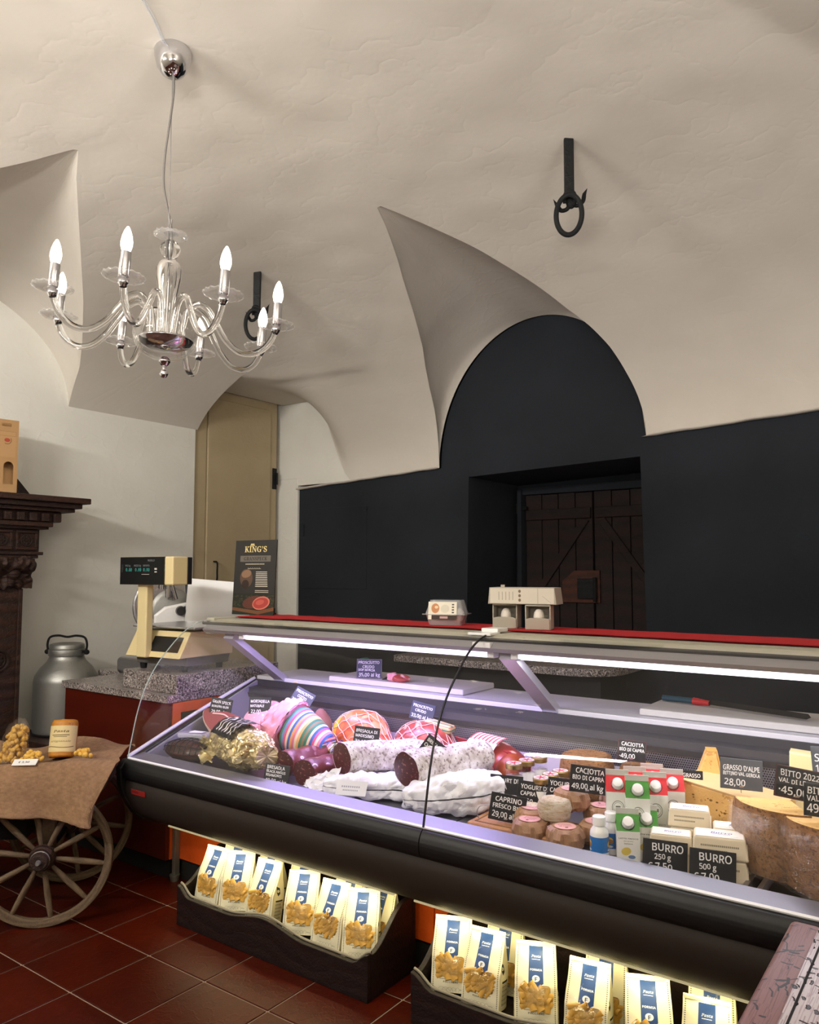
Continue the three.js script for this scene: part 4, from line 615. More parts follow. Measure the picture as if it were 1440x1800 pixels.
// netted orange ham
function nettedHam(name, label, [x, y, z], turn, [rx, ry, rz], mat, rect, net) {
  const t = thing(name, label, 'ham', [x, y, z], turn), tip = (p) => { const k = smooth(0.2, 1, p[0] / rx); return [p[0], ry + (p[1]) * (1 - 0.55 * k) - ry * 0.3 * k, p[2] * (1 - 0.5 * k)]; };
  let g = sphereUV(rx, ry, rz, 48, 32); const p = g.attributes.position, uv = g.attributes.uv; for (let i = 0; i < p.count; i++) { const q = tip([p.getX(i), p.getY(i), p.getZ(i)]); uv.setXY(i, clamp(0.5 + 0.5 * p.getX(i) / rx, 0, 1), uv.getY(i)); p.setXYZ(i, ...q); } g.computeVertexNormals();
  if (rect) toRect(g, rect); else uvScale(g, 2);
  part('meat', displace(g, lumps(0.01, 10, x * 5)), mat, t);
  const n = [], E = (a, s) => { const c = Math.sqrt(Math.max(0.02, 1 - s * s)); return tip([rx * 1.02 * s, ry * 1.03 * c * Math.sin(a), rz * 1.03 * c * Math.cos(a)]); };
  for (let k = 0; k < 12; k++) for (const d of [1, -1]) n.push(tube([...Array(14)].map((_, i) => { const s = -0.95 + 1.9 * i / 13; return E((k / 12) * 2 * PI + d * s * 1.1 + 0.05 * Math.sin(i * 3 + k), s); }), 0.0016, 40, 5));
  part('netting', merge(n), net, t); return t;
}
nettedHam('netted_ham', 'bright orange ham with a yellow end in white netting', [-2.265, DK + 0.012, -2.772], -0.12, [0.19, 0.115, 0.1], M.printGloss, PRINT.netHam, M.netWhite);
nettedHam('netted_ham', 'dark red raw ham in net and clear film left of the striped label', [-1.915, DK + 0.012, -2.775], -0.1, [0.18, 0.112, 0.1], M.ham, null, M.netWhite);
{
  const t = thing('packed_ham', 'long vacuum packed ham with a red and white striped label', 'ham', [-1.585, DK + 0.012, -2.77], -0.28);
  const g = loft(44, 40, (u, v) => { const a = u * 2 * PI, e = Math.pow(Math.sin(clamp(0.04 + v * 0.92, 0, 1) * PI), 0.5); return [-0.21 + 0.4 * v, 0.02 + 0.085 * e + 0.085 * e * Math.sin(a) * (1 - 0.25 * v), 0.085 * e * Math.cos(a)]; }, (u, v) => [u * 2, v * 2]);
  part('meat', displace(g, lumps(0.012, 9, 3)), M.ham, t);
  part('label', toRect(gridGeo(16, 10, (u, v) => { const a = 0.35 + 1.25 * (1 - v), x = -0.1 + 0.16 * u; return [x, 0.108 + 0.094 * Math.sin(a), 0.096 * Math.cos(a)]; }), PRINT.culLabel), M.printGloss, t);
  part('film_edge', displace(slab([[-0.22, -0.02], [0.1, -0.03], [0.2, -0.07], [0.19, -0.1], [0.08, -0.07], [-0.2, -0.05]], 0.006, 0.002).rotateX(0.25).translate(0, 0.19, 0.03), lumps(0.004, 14)), phys({ color: 0xd05060, roughness: 0.15, transmission: 0.5, thickness: 0 }), t);
  part('brown_end', displace(sphereUV(0.06, 0.075, 0.06).translate(0.13, 0.085, 0.045), lumps(0.01, 12)), std({ color: 0x9a4424, roughness: 0.4 }), t);
}
solo('meat_packet', toRect(displace(rbox(0.13, 0.035, 0.07, 0.014, 0, 0, 0, 4), lumps(0.006, 14)).rotateZ(-0.12), PRINT.packTop), M.printGloss, 'flat packet with a green stripe lying on top behind the netted hams', 'packet', [-1.87, DK + 0.215, -2.79], 0.1);
// small bresaola pieces, the big ones and their papers
const BG = 'small dark bresaola pieces in clear film';
const b1 = foodLog('bresaola', 'small dark round bresaola in film, further from the glass than its twin', 'bresaola', [-2.375, DK + 0.07, -2.37], [-2.33, DK + 0.075, -2.62], 0.056, phys({ color: 0xa895b5, map: hamTex, roughness: 0.4, clearcoat: 0.4 }), M.meat, { sy: 0.95, seed: 2, group: BG, slant: 0.25 });
foodLog('bresaola', 'small dark round bresaola in film nearest the black angus card', 'bresaola', [-2.225, DK + 0.062, -2.34], [-2.18, DK + 0.07, -2.58], 0.055, phys({ color: 0xa895b5, map: hamTex, roughness: 0.4, clearcoat: 0.4 }), M.meat, { sy: 0.95, seed: 5, group: BG, slant: 0.25 });
foodLog('bresaola', 'long mould-dusted bresaola with dark cut end on the left white paper', 'bresaola', [-2.075, DK + 0.13, -2.395], [-1.8, DK + 0.142, -2.65], 0.062, M.mold, M.meat, { sy: 1, seed: 8, taper: 0.3, slant: 0.55 });
foodLog('bresaola', 'grey mouldy bresaola with squarish dark cut end on the right white paper', 'bresaola', [-1.75, DK + 0.134, -2.385], [-1.52, DK + 0.175, -2.64], 0.062, M.mold, M.meat, { sy: 1.08, seed: 12, taper: 0.2, slant: 0.55 });
function paperWrap(label, a, b, r, sy, seed, fold) {
  const A = V3(...a), B = V3(...b), ax = B.clone().sub(A), side = V3().crossVectors(ax, V3(0, 1, 0)).normalize();
  const g = loft(90, 70, (u, v) => { const t = u * 2 * PI, e = Math.pow(Math.sin(clamp(0.05 + v * 0.9, 0, 1) * PI), 0.38), c = Math.cos(t), s = Math.sin(t), q = Math.pow(Math.abs(c) ** 3.2 + Math.abs(s) ** 3.2, -1 / 3.2), R = r * e * q; const p = A.clone().addScaledVector(ax, v).addScaledVector(side, R * c * (1 + 0.2 * (s < 0))); return [p.x, p.y + R * s * sy * (1 + fold * (v - 0.3)), p.z]; }, (u, v) => [u, v]);
  const t = thing('wrapping_paper', label, 'paper', [a[0], DK, a[2]]), lo = DK + 0.002;
  let w = displace(g, (x, y, z) => crumple(0.022, 7, seed)(x, y, z) + crumple(0.008, 17, seed + 3)(x, y, z)); const p = w.attributes.position; for (let i = 0; i < p.count; i++) if (p.getY(i) < lo) p.setY(i, lo); w.computeVertexNormals();
  partW('sheet', toCreasedNormals(w, 0.3), M.paper, t); return t;
}
const pw = paperWrap('white butcher paper parcel under the left long bresaola', [-2.11, DK + 0.04, -2.335], [-1.68, DK + 0.055, -2.52], 0.072, 0.65, 3, 0.1);
partW('corner_flap', toCreasedNormals(gridGeo(24, 24, (u, v) => [-2.2 + 0.16 * u, DK + 0.015 + 0.085 * v * (0.4 + 0.6 * u) + 0.012 * ridge(u * 4, v * 3, 2), -2.31 - 0.05 * v + 0.012 * ridge(u * 3, v * 4, 7)]), 0.3), M.paper, pw);
partW('stamp', toRect(gridGeo(8, 8, (u, v) => [-2.0 + 0.11 * u, DK + 0.03 + 0.05 * v, -2.272 - 0.045 * u - 0.018 * v]), PRINT.paperStamp), M.print, pw);
paperWrap('big white butcher paper parcel under the grey bresaola beside the glass joint', [-1.73, DK + 0.055, -2.33], [-1.42, DK + 0.09, -2.53], 0.086, 0.8, 9, 0.3);

// ---------------------------------------------------------------- dairy on the right of the deck
{
  const B = thing('chopping_board', 'pale wooden chopping board with a groove under the goat cheeses', 'board', [-1.27, DK, -2.41], 0.02);
  part('plank', uvScale(boxUV(rbox(0.34, 0.026, 0.2, 0.006, 0, 0.013, 0)), 2), M.boardWood, B);
  part('groove', merge([box(0.3, 0.0015, 0.006, 0, 0.0262, 0.078), box(0.3, 0.0015, 0.006, 0, 0.0262, -0.078), box(0.006, 0.0015, 0.16, -0.147, 0.0262, 0), box(0.006, 0.0015, 0.16, 0.147, 0.0262, 0)]), std({ color: 0x7a573a, roughness: 0.8 }), B);
}
solo('card_holder', tube([[-0.035, 0, 0.0], [-0.042, 0.02, 0], [-0.03, 0.042, 0.0], [0.0, 0.046, 0.0], [0.03, 0.036, 0.004], [0.038, 0.012, 0.004], [0.034, 0, 0.004]], 0.0018, 40, 6), M.wire, 'bent wire card holder standing on the wooden chopping board', 'card holder', [-1.385, DK + 0.027, -2.365], 0.3);
// yogurt jars
{
  const t = thing('yogurt_jar', 'tall goat yogurt jar in the left cluster nearest the glass', 'jar', [-1.415, DK, -2.6], 0, 'tall white yogurt jars');
  const body = lathe([[0, 0], [0.029, 0], [0.032, 0.006], [0.032, 0.128], [0.028, 0.142], [0.027, 0.148], [0, 0.148]], 28);
  part('yogurt', lathe([[0, 0.004], [0.0305, 0.006], [0.0305, 0.12], [0, 0.12]], 28), M.milk, t); part('glass', body, M.thinGlass, t);
  part('lid', lathe([[0.0265, 0.146], [0.0305, 0.147], [0.031, 0.162], [0.029, 0.165], [0, 0.1655]], 28), M.gold, t); part('lid_label', toRect(new THREE.CircleGeometry(0.028, 24).rotateX(-PI / 2).translate(0, 0.1662, 0), PRINT.lid), M.printGloss, t);
  copyOf(t, 'tall goat yogurt jar in the left cluster, second back from the glass', [-1.4, DK, -2.672], 0.8); copyOf(t, 'tall goat yogurt jar in the left cluster nearest the back panel', [-1.385, DK, -2.745], 1.9);
  const s = copyOf(t, 'small goat yogurt jar in the right cluster nearest the glass', [-1.262, DK, -2.515], 0.4, 'small white yogurt jars'); s.scale.set(0.95, 0.93, 0.95);
  for (const [l, p, a] of [['small goat yogurt jar in the right cluster, second back from the glass', [-1.258, DK, -2.58], 1.2], ['small goat yogurt jar in the right cluster nearest the big cheese wheels', [-1.25, DK, -2.645], 2.2]]) copyOf(t, l, p, a, 'small white yogurt jars').scale.set(0.95, 0.93, 0.95);
}
// cheeses
const wheel = (r, h, bulge, seed, amp = 0.003) => displace(lathe([[0, 0], [r * 0.8, 0], [r * 0.95, h * 0.1], [r, h * 0.35 + 0.001], [r + bulge, h * 0.55], [r * 0.99, h * 0.8], [r * 0.9, h * 0.96], [r * 0.7, h], [0, h]].map(([a, b]) => [a, b]), 44), lumps(amp, 26, seed));
{
  const t = solo('fresh_goat_cheese', displace(lathe([[0, 0], [0.036, 0], [0.037, 0.01], [0.033, 0.05], [0.029, 0.057], [0, 0.058]], 32), lumps(0.003, 30)), M.whiteRind, 'small white drum of fresh goat cheese right of its price card', 'cheese', [-1.262, DK + 0.027, -2.43], 0, 'small fresh goat cheeses');
  copyOf(t, 'small white drum of fresh goat cheese behind its price card', [-1.345, DK + 0.027, -2.46], 1.1);
  solo('goat_cheese', uvScale(wheel(0.053, 0.066, 0.004, 3), 2), M.whiteRind, 'bare round goat cheese with white floury rind on the wrapped ones', 'cheese', [-1.155, DK + 0.063, -2.395]);
}
{
  const t = thing('wrapped_caciotta', 'round goat cheese in brown paper at the front left of the pile', 'cheese', [-1.215, DK + 0.005, -2.335], 0, 'caciotta cheeses wrapped in brown paper');
  part('paper', toCreasedNormals(displace(displace(lathe([[0, 0], [0.045, 0], [0.056, 0.012], [0.058, 0.034], [0.053, 0.052], [0.042, 0.06], [0, 0.061]], 60), (x, y, z) => 0), (x, y, z) => crumple(0.012, 26, 3)(x, y, z) * (y > 0.058 ? 0.4 : 1)), 0.35), M.kraft, t);
  part('label', toRect(new THREE.CircleGeometry(0.036, 28).rotateX(-PI / 2).translate(0, 0.0635, 0), PRINT.cheeseLabel), M.printGloss, t);
  for (const [l, p, a] of [['round goat cheese in brown paper nearest the glass, left of the small bottles', [-1.09, DK + 0.005, -2.335], 0.7], ['round goat cheese in brown paper behind the small blue bottles', [-1.032, DK + 0.005, -2.44], 2.1], ['round goat cheese in brown paper half hidden behind the bare goat cheese', [-1.245, DK + 0.02, -2.41], 3.0], ['round goat cheese in brown paper below the topmost caciotta', [-1.05, DK + 0.03, -2.535], 4.0], ['round goat cheese in brown paper pressed against the red milk cartons', [-1.03, DK + 0.06, -2.62], 5.0], ['topmost round goat cheese in brown paper, under the caciotta price card', [-1.13, DK + 0.085, -2.475], 1.4]]) copyOf(t, l, p, a);
}
solo('aged_cheese', uvScale(wheel(0.098, 0.16, 0.004, 7), 2.5).translate(0, 0, 0), M.rind, 'large beige cheese wheel behind the yogurt jars', 'cheese', [-1.2, DK + 0.04, -2.765]).scale.set(1, 1, 1);
solo('aged_cheese', uvScale(wheel(0.085, 0.14, 0.004, 9), 2.5), M.rind, 'smaller beige cheese wheel half hidden behind the red cartons', 'cheese', [-1.0, DK + 0.04, -2.79]);
// milk cartons
function carton(name, label, pos, turn, roof, rect, [w, h] = [0.071, 0.178], group = 'milk cartons') {
  const t = thing(name, label, 'milk carton', pos, turn, group), d = w;
  const side = (r) => toRect(plane(w, h), r);
  part('body', merge([side(rect).translate(0, h / 2, d / 2), side(PRINT.cartonSide).rotateY(PI / 2).translate(w / 2, h / 2, 0), side(PRINT.cartonSide).rotateY(-PI / 2).translate(-w / 2, h / 2, 0), side(rect).rotateY(PI).translate(0, h / 2, -d / 2), toRect(plane(w, d).rotateX(PI / 2), [rect[0], rect[1], rect[0] + 0.001, rect[1] + 0.001])]), M.printGloss, t);
  const rh = w * 0.62, A = [-w / 2, h, d / 2], B = [w / 2, h, d / 2], C = [w / 2, h, -d / 2], D = [-w / 2, h, -d / 2], E = [-w / 2, h + rh, 0.002], F = [w / 2, h + rh, 0.002], G = [-w / 2 + 0.016, h + rh * 0.8, 0], H = [w / 2 - 0.016, h + rh * 0.8, 0];
  const tri = [A, B, F, A, F, E, C, D, E, C, E, F, B, C, H, B, H, F, C, F, H, D, A, G, A, E, G, E, D, G], g = new THREE.BufferGeometry(); g.setAttribute('position', new THREE.Float32BufferAttribute(tri.flat(), 3)); g.setAttribute('uv', new THREE.Float32BufferAttribute(new Float32Array(tri.length * 2), 2)); g.computeVertexNormals();
  part('gable', g, roof, t); part('fin', rbox(w, w * 0.26, 0.003, 0.001, 0, h + rh + w * 0.12, 0), M.cartonGrey, t);
  const cap = lathe([[0, 0.018], [0.0135, 0.018], [0.0155, 0.015], [0.016, 0.002], [0.019, 0.0], [0, 0]], 26).rotateX(Math.atan2(rh, d / 2) * -1 + PI / 2 - 0).translate(0, 0, 0); cap.rotateX(-PI / 2 + 2 * (Math.atan2(rh, d / 2) - 0) * 0); 
  const nrm = V3(0, d / 2, rh).normalize(), q = new THREE.Quaternion().setFromUnitVectors(V3(0, 1, 0), nrm), cg = lathe([[0, 0.02], [0.0135, 0.02], [0.0155, 0.017], [0.016, 0.003], [0.02, 0.0], [0, -0.001]], 26).applyQuaternion(q).translate(0, h + rh * 0.45, d / 4 + 0.003);
  part('cap', cg, M.plasticWhite, t); return t;
}
const cr = carton('milk_carton', 'red topped milk carton at the front left of the tall cartons', [-0.96, DK, -2.445], 0.42, M.cartonRed, PRINT.cartonRed);
const cg = carton('milk_carton', 'green topped tall milk carton beside the front red one', [-0.885, DK, -2.415], 0.42, M.cartonGreen, PRINT.cartonGreen);
for (const [src, l, p] of [[cr, 'red topped milk carton right behind the front red one', [-0.928, DK, -2.515]], [cr, 'red topped milk carton at the back left of the tall cartons', [-0.896, DK, -2.585]], [cr, 'red topped milk carton at the back right of the tall cartons', [-0.822, DK, -2.555]], [cr, 'red topped milk carton right behind the tall green one', [-0.853, DK, -2.485]]]) copyOf(src, l, p, 0.42);
const sg = carton('milk_carton', 'small green topped half litre carton nearest the glass', [-0.887, DK, -2.335], 0.42, M.cartonGreen, PRINT.cartonSmall, [0.067, 0.1], 'small milk cartons');
copyOf(sg, 'small green topped half litre carton behind the front one', [-0.855, DK, -2.405 + 0.002], 0.42);
{
  const t = thing('yogurt_bottle', 'small white bottle with blue label and round cap nearest the glass', 'bottle', [-0.97, DK, -2.318], 0.4, 'small blue labelled bottles');
  part('body', lathe([[0, 0], [0.026, 0], [0.028, 0.006], [0.028, 0.074], [0.026, 0.084], [0.017, 0.096], [0.016, 0.102], [0, 0.102]], 28), M.plasticWhite, t);
  part('label', toRect(new THREE.CylinderGeometry(0.0286, 0.0286, 0.045, 32, 1, true).translate(0, 0.045, 0), PRINT.bottle), M.printGloss, t); part('cap', lathe([[0.019, 0.098], [0.02, 0.1], [0.02, 0.122], [0.018, 0.125], [0, 0.125]], 24), M.plasticWhite, t);
  copyOf(t, 'small white bottle with blue label behind the front bottle', [-0.955, DK, -2.378], 1.5);
}
// butter
function butter(label, pos, turn, [w, h, d], group) {
  const t = thing('butter_pack', label, 'butter', pos, turn, group);
  const g = rbox(w, h, d, 0.006, 0, h / 2, 0, 3), p = g.attributes.position; for (let i = 0; i < p.count; i++) { const k = 1 - 0.1 * (p.getY(i) / h); p.setX(i, p.getX(i) * k); p.setZ(i, p.getZ(i) * k); } g.computeVertexNormals();
  part('wrapper', g, std({ color: 0xe9dcc2, roughness: 0.6 }), t);
  part('top_print', toRect(plane(w * 0.84, d * 0.84).rotateX(-PI / 2).translate(0, h + 0.0006, 0), PRINT.butter), M.print, t);
  part('side_print', toRect(plane(w * 0.86, h * 0.8).rotateX(-0.5 * 0.1 * d / h).translate(0, h * 0.5, d / 2 * 0.955 + 0.0012), PRINT.butterSide), M.print, t);
  part('end_fold', slab([[-d * 0.38, h * 0.1], [d * 0.38, h * 0.1], [0, h * 0.62]], 0.002).rotateY(PI / 2).translate(w / 2 * 0.955, 0, 0), std({ color: 0xefe6d2, roughness: 0.6 }), t); return t;
}
const bA = butter('small butter pack at the bottom front of the small stack', [-0.765, DK, -2.36], 0.28, [0.125, 0.052, 0.075], 'small butter packs');
for (const [l, p] of [['small butter pack second from the bottom at the front of the small stack', [-0.765, DK + 0.0535, -2.36]], ['small butter pack at the bottom behind the front small stack', [-0.735, DK, -2.445]], ['small butter pack in the middle behind the front small stack', [-0.735, DK + 0.0535, -2.445]], ['small butter pack on top of the rear small stack', [-0.738, DK + 0.107, -2.452]]]) copyOf(bA, l, p, 0.28);
const bB = butter('large butter pack at the bottom front of the large stack', [-0.632, DK, -2.375], 0.28, [0.15, 0.06, 0.085], 'large butter packs');
for (const [l, p] of [['large butter pack on top at the front of the large stack', [-0.632, DK + 0.0615, -2.375]], ['large butter pack at the bottom behind the front large stack', [-0.605, DK, -2.472]], ['large butter pack on top behind the front large stack', [-0.605, DK + 0.0615, -2.472]]]) copyOf(bB, l, p, 0.28);
// cut cheeses
{
  const t = thing('cheese_wedge', 'tall upright wedge of yellow cheese against the perforated back', 'cheese', [-0.77, DK, -2.76], 0.35);
  part('paste', boxUV(slab([[-0.07, 0], [0.06, 0], [0.055, 0.13], [0.03, 0.27], [0.0, 0.268], [-0.045, 0.15]], 0.06, 0.004).translate(0, 0, -0.03), 4), M.cheese, t);
  part('rind', boxUV(slab([[0.06, 0], [0.066, 0], [0.061, 0.13], [0.034, 0.273], [0.0, 0.273], [0.0, 0.268], [0.03, 0.268], [0.055, 0.13]], 0.06).translate(0, 0, -0.03), 4), std({ color: 0xc99a4c, roughness: 0.7 }), t);
}
{
  const t = thing('alpine_cheese', 'big cut block of pale yellow alpine cheese with small holes under the grey card', 'cheese', [-0.66, DK, -2.65], -0.12);
  part('lower_paste', boxUV(slab([[-0.13, 0], [0.16, 0], [0.17, 0.075], [-0.13, 0.085]], 0.17, 0.006).translate(0.01, 0, -0.1), 4), M.cheese, t);
  part('paste', boxUV(slab([[-0.14, 0.088], [0.17, 0.078], [0.16, 0.165], [-0.14, 0.2]], 0.17, 0.005).translate(0, 0, -0.09), 4), M.cheese, t);
  const h = [], r = rngOf(21); for (let i = 0; i < 34; i++) { const x = -0.12 + 0.26 * r(), s = 0.0014 + 0.0026 * r() * r(); h.push(sphereUV(s * 1.5, s, 0.0008, 8, 6).translate(x, 0.1 + 0.07 * r() - 0.1 * Math.max(0, x) * 0.3, 0.0802)); }
  part('holes', merge(h), std({ color: 0x8a6428, roughness: 0.9 }), t).userData.kind = 'stuff';
  part('top_rind', boxUV(slab([[-0.14, 0.2], [0.16, 0.165], [0.16, 0.17], [-0.14, 0.206]], 0.17, 0.001).translate(0, 0, -0.09), 4), std({ color: 0xd8b480, roughness: 0.7 }), t);
}
function filmedQuarter(label, pos, turn, [rx, h], a0, a1) {
  const t = thing('aged_cheese', label, 'cheese', pos, turn, 'quarters of aged cheese in film');
  const pie = (r, lo, hi) => { const pts = [[0, 0]]; for (let i = 0; i <= 20; i++) { const a = lerp(a0, a1, i / 20); pts.push([r * Math.cos(a), r * Math.sin(a)]); } return slab(pts, hi - lo, 0.004).rotateX(-PI / 2).translate(0, lo, 0); };
  part('paste', boxUV(pie(rx, 0, h), 4), M.cheese, t);
  const rim = gridGeo(24, 10, (u, v) => { const a = lerp(a0, a1, u), R = rx + 0.002 + 0.012 * Math.sin(v * PI); return [R * Math.cos(a), h * v, -R * Math.sin(a)]; }, (u, v) => [u * 1.5, v]);
  part('rind', displace(rim, lumps(0.003, 20)), M.rind, t);
  const wrap = loft(48, 26, (u, v) => { const n = 48, k = u * n, m = 20; let x, z; const s = u * 3; if (s < 1) { const a = lerp(a0, a1, s); x = (rx + 0.018) * Math.cos(a); z = -(rx + 0.018) * Math.sin(a); } else if (s < 2) { x = lerp((rx + 0.018) * Math.cos(a1), -0.008, s - 1); z = lerp(-(rx + 0.018) * Math.sin(a1), 0.008, s - 1); } else { x = lerp(-0.008, (rx + 0.018) * Math.cos(a0), s - 2); z = lerp(0.008, -(rx + 0.018) * Math.sin(a0), s - 2); } return [x, h * 0.93 * v + 0.002, z]; }, (u, v) => [u * 2, v], false);
  part('film', displace(wrap, (x, y, z) => crumple(0.007, 20, 3)(x, y, z) + 0.003), M.film, t);
  return t;
}
filmedQuarter('quarter of aged cheese in clear film beside the large butter packs', [-0.47, DK + 0.022, -2.53], 0, [0.15, 0.185], 200 * D2R, 300 * D2R);
filmedQuarter('quarter of aged cheese in clear film nearest the glass at the right edge', [-0.325, DK + 0.022, -2.45], 0, [0.15, 0.18], 205 * D2R, 300 * D2R);
solo('cheese_block', boxUV(slab([[-0.07, 0], [0.09, 0], [0.09, 0.285], [-0.06, 0.295]], 0.07, 0.005), 4), std({ color: 0xe8d79e, roughness: 0.6 }), 'pale upright cheese block at the back behind the dated price card', 'cheese', [-0.46, DK, -2.84], 0.1);

// price cards
const PEG = 0.16;
priceCard('price card GRAN SPECK standing on the speck', [['GRAN SPECK', 34, 0.22, 14], ['BORGINO BLEN', 25, 0.47, 14], ['29,00 al Kg', 40, 0.78, 18]], [-3.0, 0.803, -2.56], { yaw: 0.35, roll: -0.1, peg: 0.12 });
priceCard('price card MORTADELLA behind the pink wrapped ham', [['MORTADELLA', 34, 0.22, 12], ['NATURALE', 30, 0.48, 12], ['22,00', 42, 0.79, 22]], [-2.85, 0.806, -2.68], { yaw: 0.35, roll: 0.02, peg: 0.05 });
priceCard('tilted price card PROSCIUTTO COTTO above the pink wrapped ham', [['PROSCIUTTO', 34, 0.22, 12], ['COTTO', 34, 0.48, 50], ['35,00 al kg', 38, 0.79, 14]], [-2.63, 0.868, -2.72], { yaw: 0.4, roll: -0.42, tilt: -0.45, bg: '#3a4250', peg: 0.1, size: 0.95 });
priceCard('price card BRESAOLA DI MADESIMO in front of the orange netted ham', [['BRESAOLA DI', 32, 0.22, 12], ['MADESIMO', 32, 0.47, 12], ['33,00 al kg', 40, 0.79, 14]], [-2.04, 0.793, -2.5], { yaw: 0.4, roll: -0.08, peg: 0.1, size: 0.92 });
priceCard('price card PROSCIUTTO CRUDO standing above the dark netted ham', [['PROSCIUTTO', 32, 0.22, 12], ['CRUDO', 32, 0.47, 40], ['33,00 al kg', 40, 0.79, 14]], [-1.965, 0.862, -2.78], { yaw: 0.4, roll: -0.22, bg: '#3c4254', peg: 0.09, size: 0.9 });
priceCard('turned price card BRESAOLA DI CHIAVENNA stuck in the grey bresaola', [['BRESAOLA DI', 32, 0.22, 12], ['CHIAVENNA', 32, 0.47, 12], ['35,00', 44, 0.79, 14]], [-1.695, 0.793, -2.45], { yaw: 0.4, roll: -0.62, tilt: -0.15, peg: 0.05, size: 0.98 });
priceCard('price card BRESAOLA BLACK ANGUS leaning at the front glass', [['BRESAOLA', 34, 0.16, 14], ['BLACK ANGUS', 27, 0.37, 14], ['RISAMONTI', 27, 0.56, 14], ['49,00 al kg', 40, 0.83, 14]], [-2.342, 0.638, -2.295], { yaw: 0.35, roll: -0.08, size: 0.95, peg: 0.005 });
priceCard('price card YOGURT DI CAPRA with its five hidden by a cheese', [['YOGURT DI', 36, 0.22, 12], ['CAPRA', 34, 0.48, 12], ['5,50', 44, 0.79, 18]], [-1.395, 0.69, -2.5], { yaw: 0.45, roll: -0.05, peg: 0.05 });
priceCard('price card YOGURT DI CAPRA BIO in front of the small jars', [['YOGURT DI', 36, 0.22, 20], ['CAPRA BIO', 34, 0.48, 20], ['3,50', 44, 0.79, 24]], [-1.275, 0.69, -2.475], { yaw: 0.45, roll: -0.1, peg: 0.05 });
priceCard('price card YOGURT cut off by the topmost caciotta', [['YOGURT DI', 38, 0.22, 12], ['CAPRA BIO', 34, 0.48, 12], ['2,50', 50, 0.79, 18]], [-1.165, 0.715, -2.49], { yaw: 0.45, roll: -0.08, peg: 0.08 });
priceCard('price card CAPRINO FRESCO BIO on the wooden chopping board', [['CAPRINO', 40, 0.2, 26], ['FRESCO BIO', 34, 0.46, 14], ['29,00 al kg', 44, 0.78, 18]], [-1.318, 0.664, -2.36], { yaw: 0.5, roll: -0.16, size: 1.03, bg: '#141518', peg: 0.005 });
priceCard('price card CACIOTTA BIO DI CAPRA on the topmost caciotta', [['CACIOTTA', 40, 0.2, 30], ['BIO DI CAPRA', 34, 0.46, 12], ['49,00 al kg', 44, 0.78, 12]], [-1.06, 0.782, -2.44], { yaw: 0.5, roll: -0.1, size: 1.0, rim: '#2a2224', peg: 0.005 });
priceCard('price card CRISE half hidden between caciotta card and red carton', [['CRISE', 38, 0.2, 60], ['DI CAPRA', 34, 0.46, 60], ['49,00', 44, 0.78, 60]], [-1.06, 0.752, -2.56], { yaw: 0.5, roll: -0.06, size: 0.95, rim: '#4a2428', peg: 0.02 });
priceCard('price card CACIOTTA BIO DI CAPRA at the perforated back above the cartons', [['CACIOTTA', 38, 0.2, 26], ['BIO DI CAPRA', 32, 0.46, 12], ['\u00b749,00', 46, 0.78, 12]], [-1.015, 0.836, -2.72], { yaw: 0.5, roll: -0.1, size: 0.85, rim: '#5a2a34', peg: 0.06 });
priceCard('price card SEMIGRASSO half hidden behind the alpine cheese', [['SEMIGRASSO', 34, 0.2, 12], ['VALLATA', 34, 0.47, 40], ['24,00 kg', 42, 0.78, 40]], [-0.79, 0.785, -2.6], { yaw: 0.5, roll: -0.04, size: 0.9, peg: 0.03 });
priceCard('grey price card GRASSO D\'ALPE on the alpine cheese', [['GRASSO D\'ALPE', 36, 0.3, 12], ['BITTINO VAL GEROLA', 24, 0.5, 12], ['28,00', 46, 0.78, 18]], [-0.612, 0.838, -2.56], { yaw: 0.5, roll: -0.07, size: 1.06, bg: '#55585c', peg: 0.01 });
priceCard('red framed price card BITTO 2022 on the left filmed cheese', [['BITTO 2022', 42, 0.22, 20], ['VAL DI LEI', 30, 0.46, 16], ['\u00b745,00', 52, 0.77, 16]], [-0.438, 0.862, -2.45], { yaw: 0.5, roll: -0.17, size: 1.02, rim: '#5a2626', peg: 0.005, w: 0.125 });
priceCard('price card BITTO on the filmed cheese at the right edge', [['BITTO', 46, 0.22, 12], ['VAL', 36, 0.46, 12], ['49,00', 54, 0.77, 12]], [-0.355, 0.845, -2.38], { yaw: 0.5, roll: -0.1, size: 1.0, peg: 0.005 });
priceCard('price card BURRO 250g in front of the small butter packs', [['BURRO', 50, 0.22, 40], ['250 g', 34, 0.5, 56], ['\u20ac 7,50', 46, 0.8, 24]], [-0.762, 0.64, -2.285], { yaw: 0.48, roll: -0.08, size: 1.06, peg: 0.005 });
priceCard('price card BURRO 500g in front of the large butter packs', [['BURRO', 50, 0.22, 40], ['500 g', 34, 0.5, 44], ['\u20ac 7,00', 46, 0.8, 18]], [-0.63, 0.64, -2.285], { yaw: 0.48, roll: -0.08, size: 1.06, peg: 0.005 });
priceCard('grey price card at the far right edge behind the bitto cards', [['S', 60, 0.4, 12], ['1', 50, 0.78, 12]], [-0.37, 0.905, -2.62], { yaw: 0.5, bg: '#55585c', peg: 0.02, size: 0.95 });

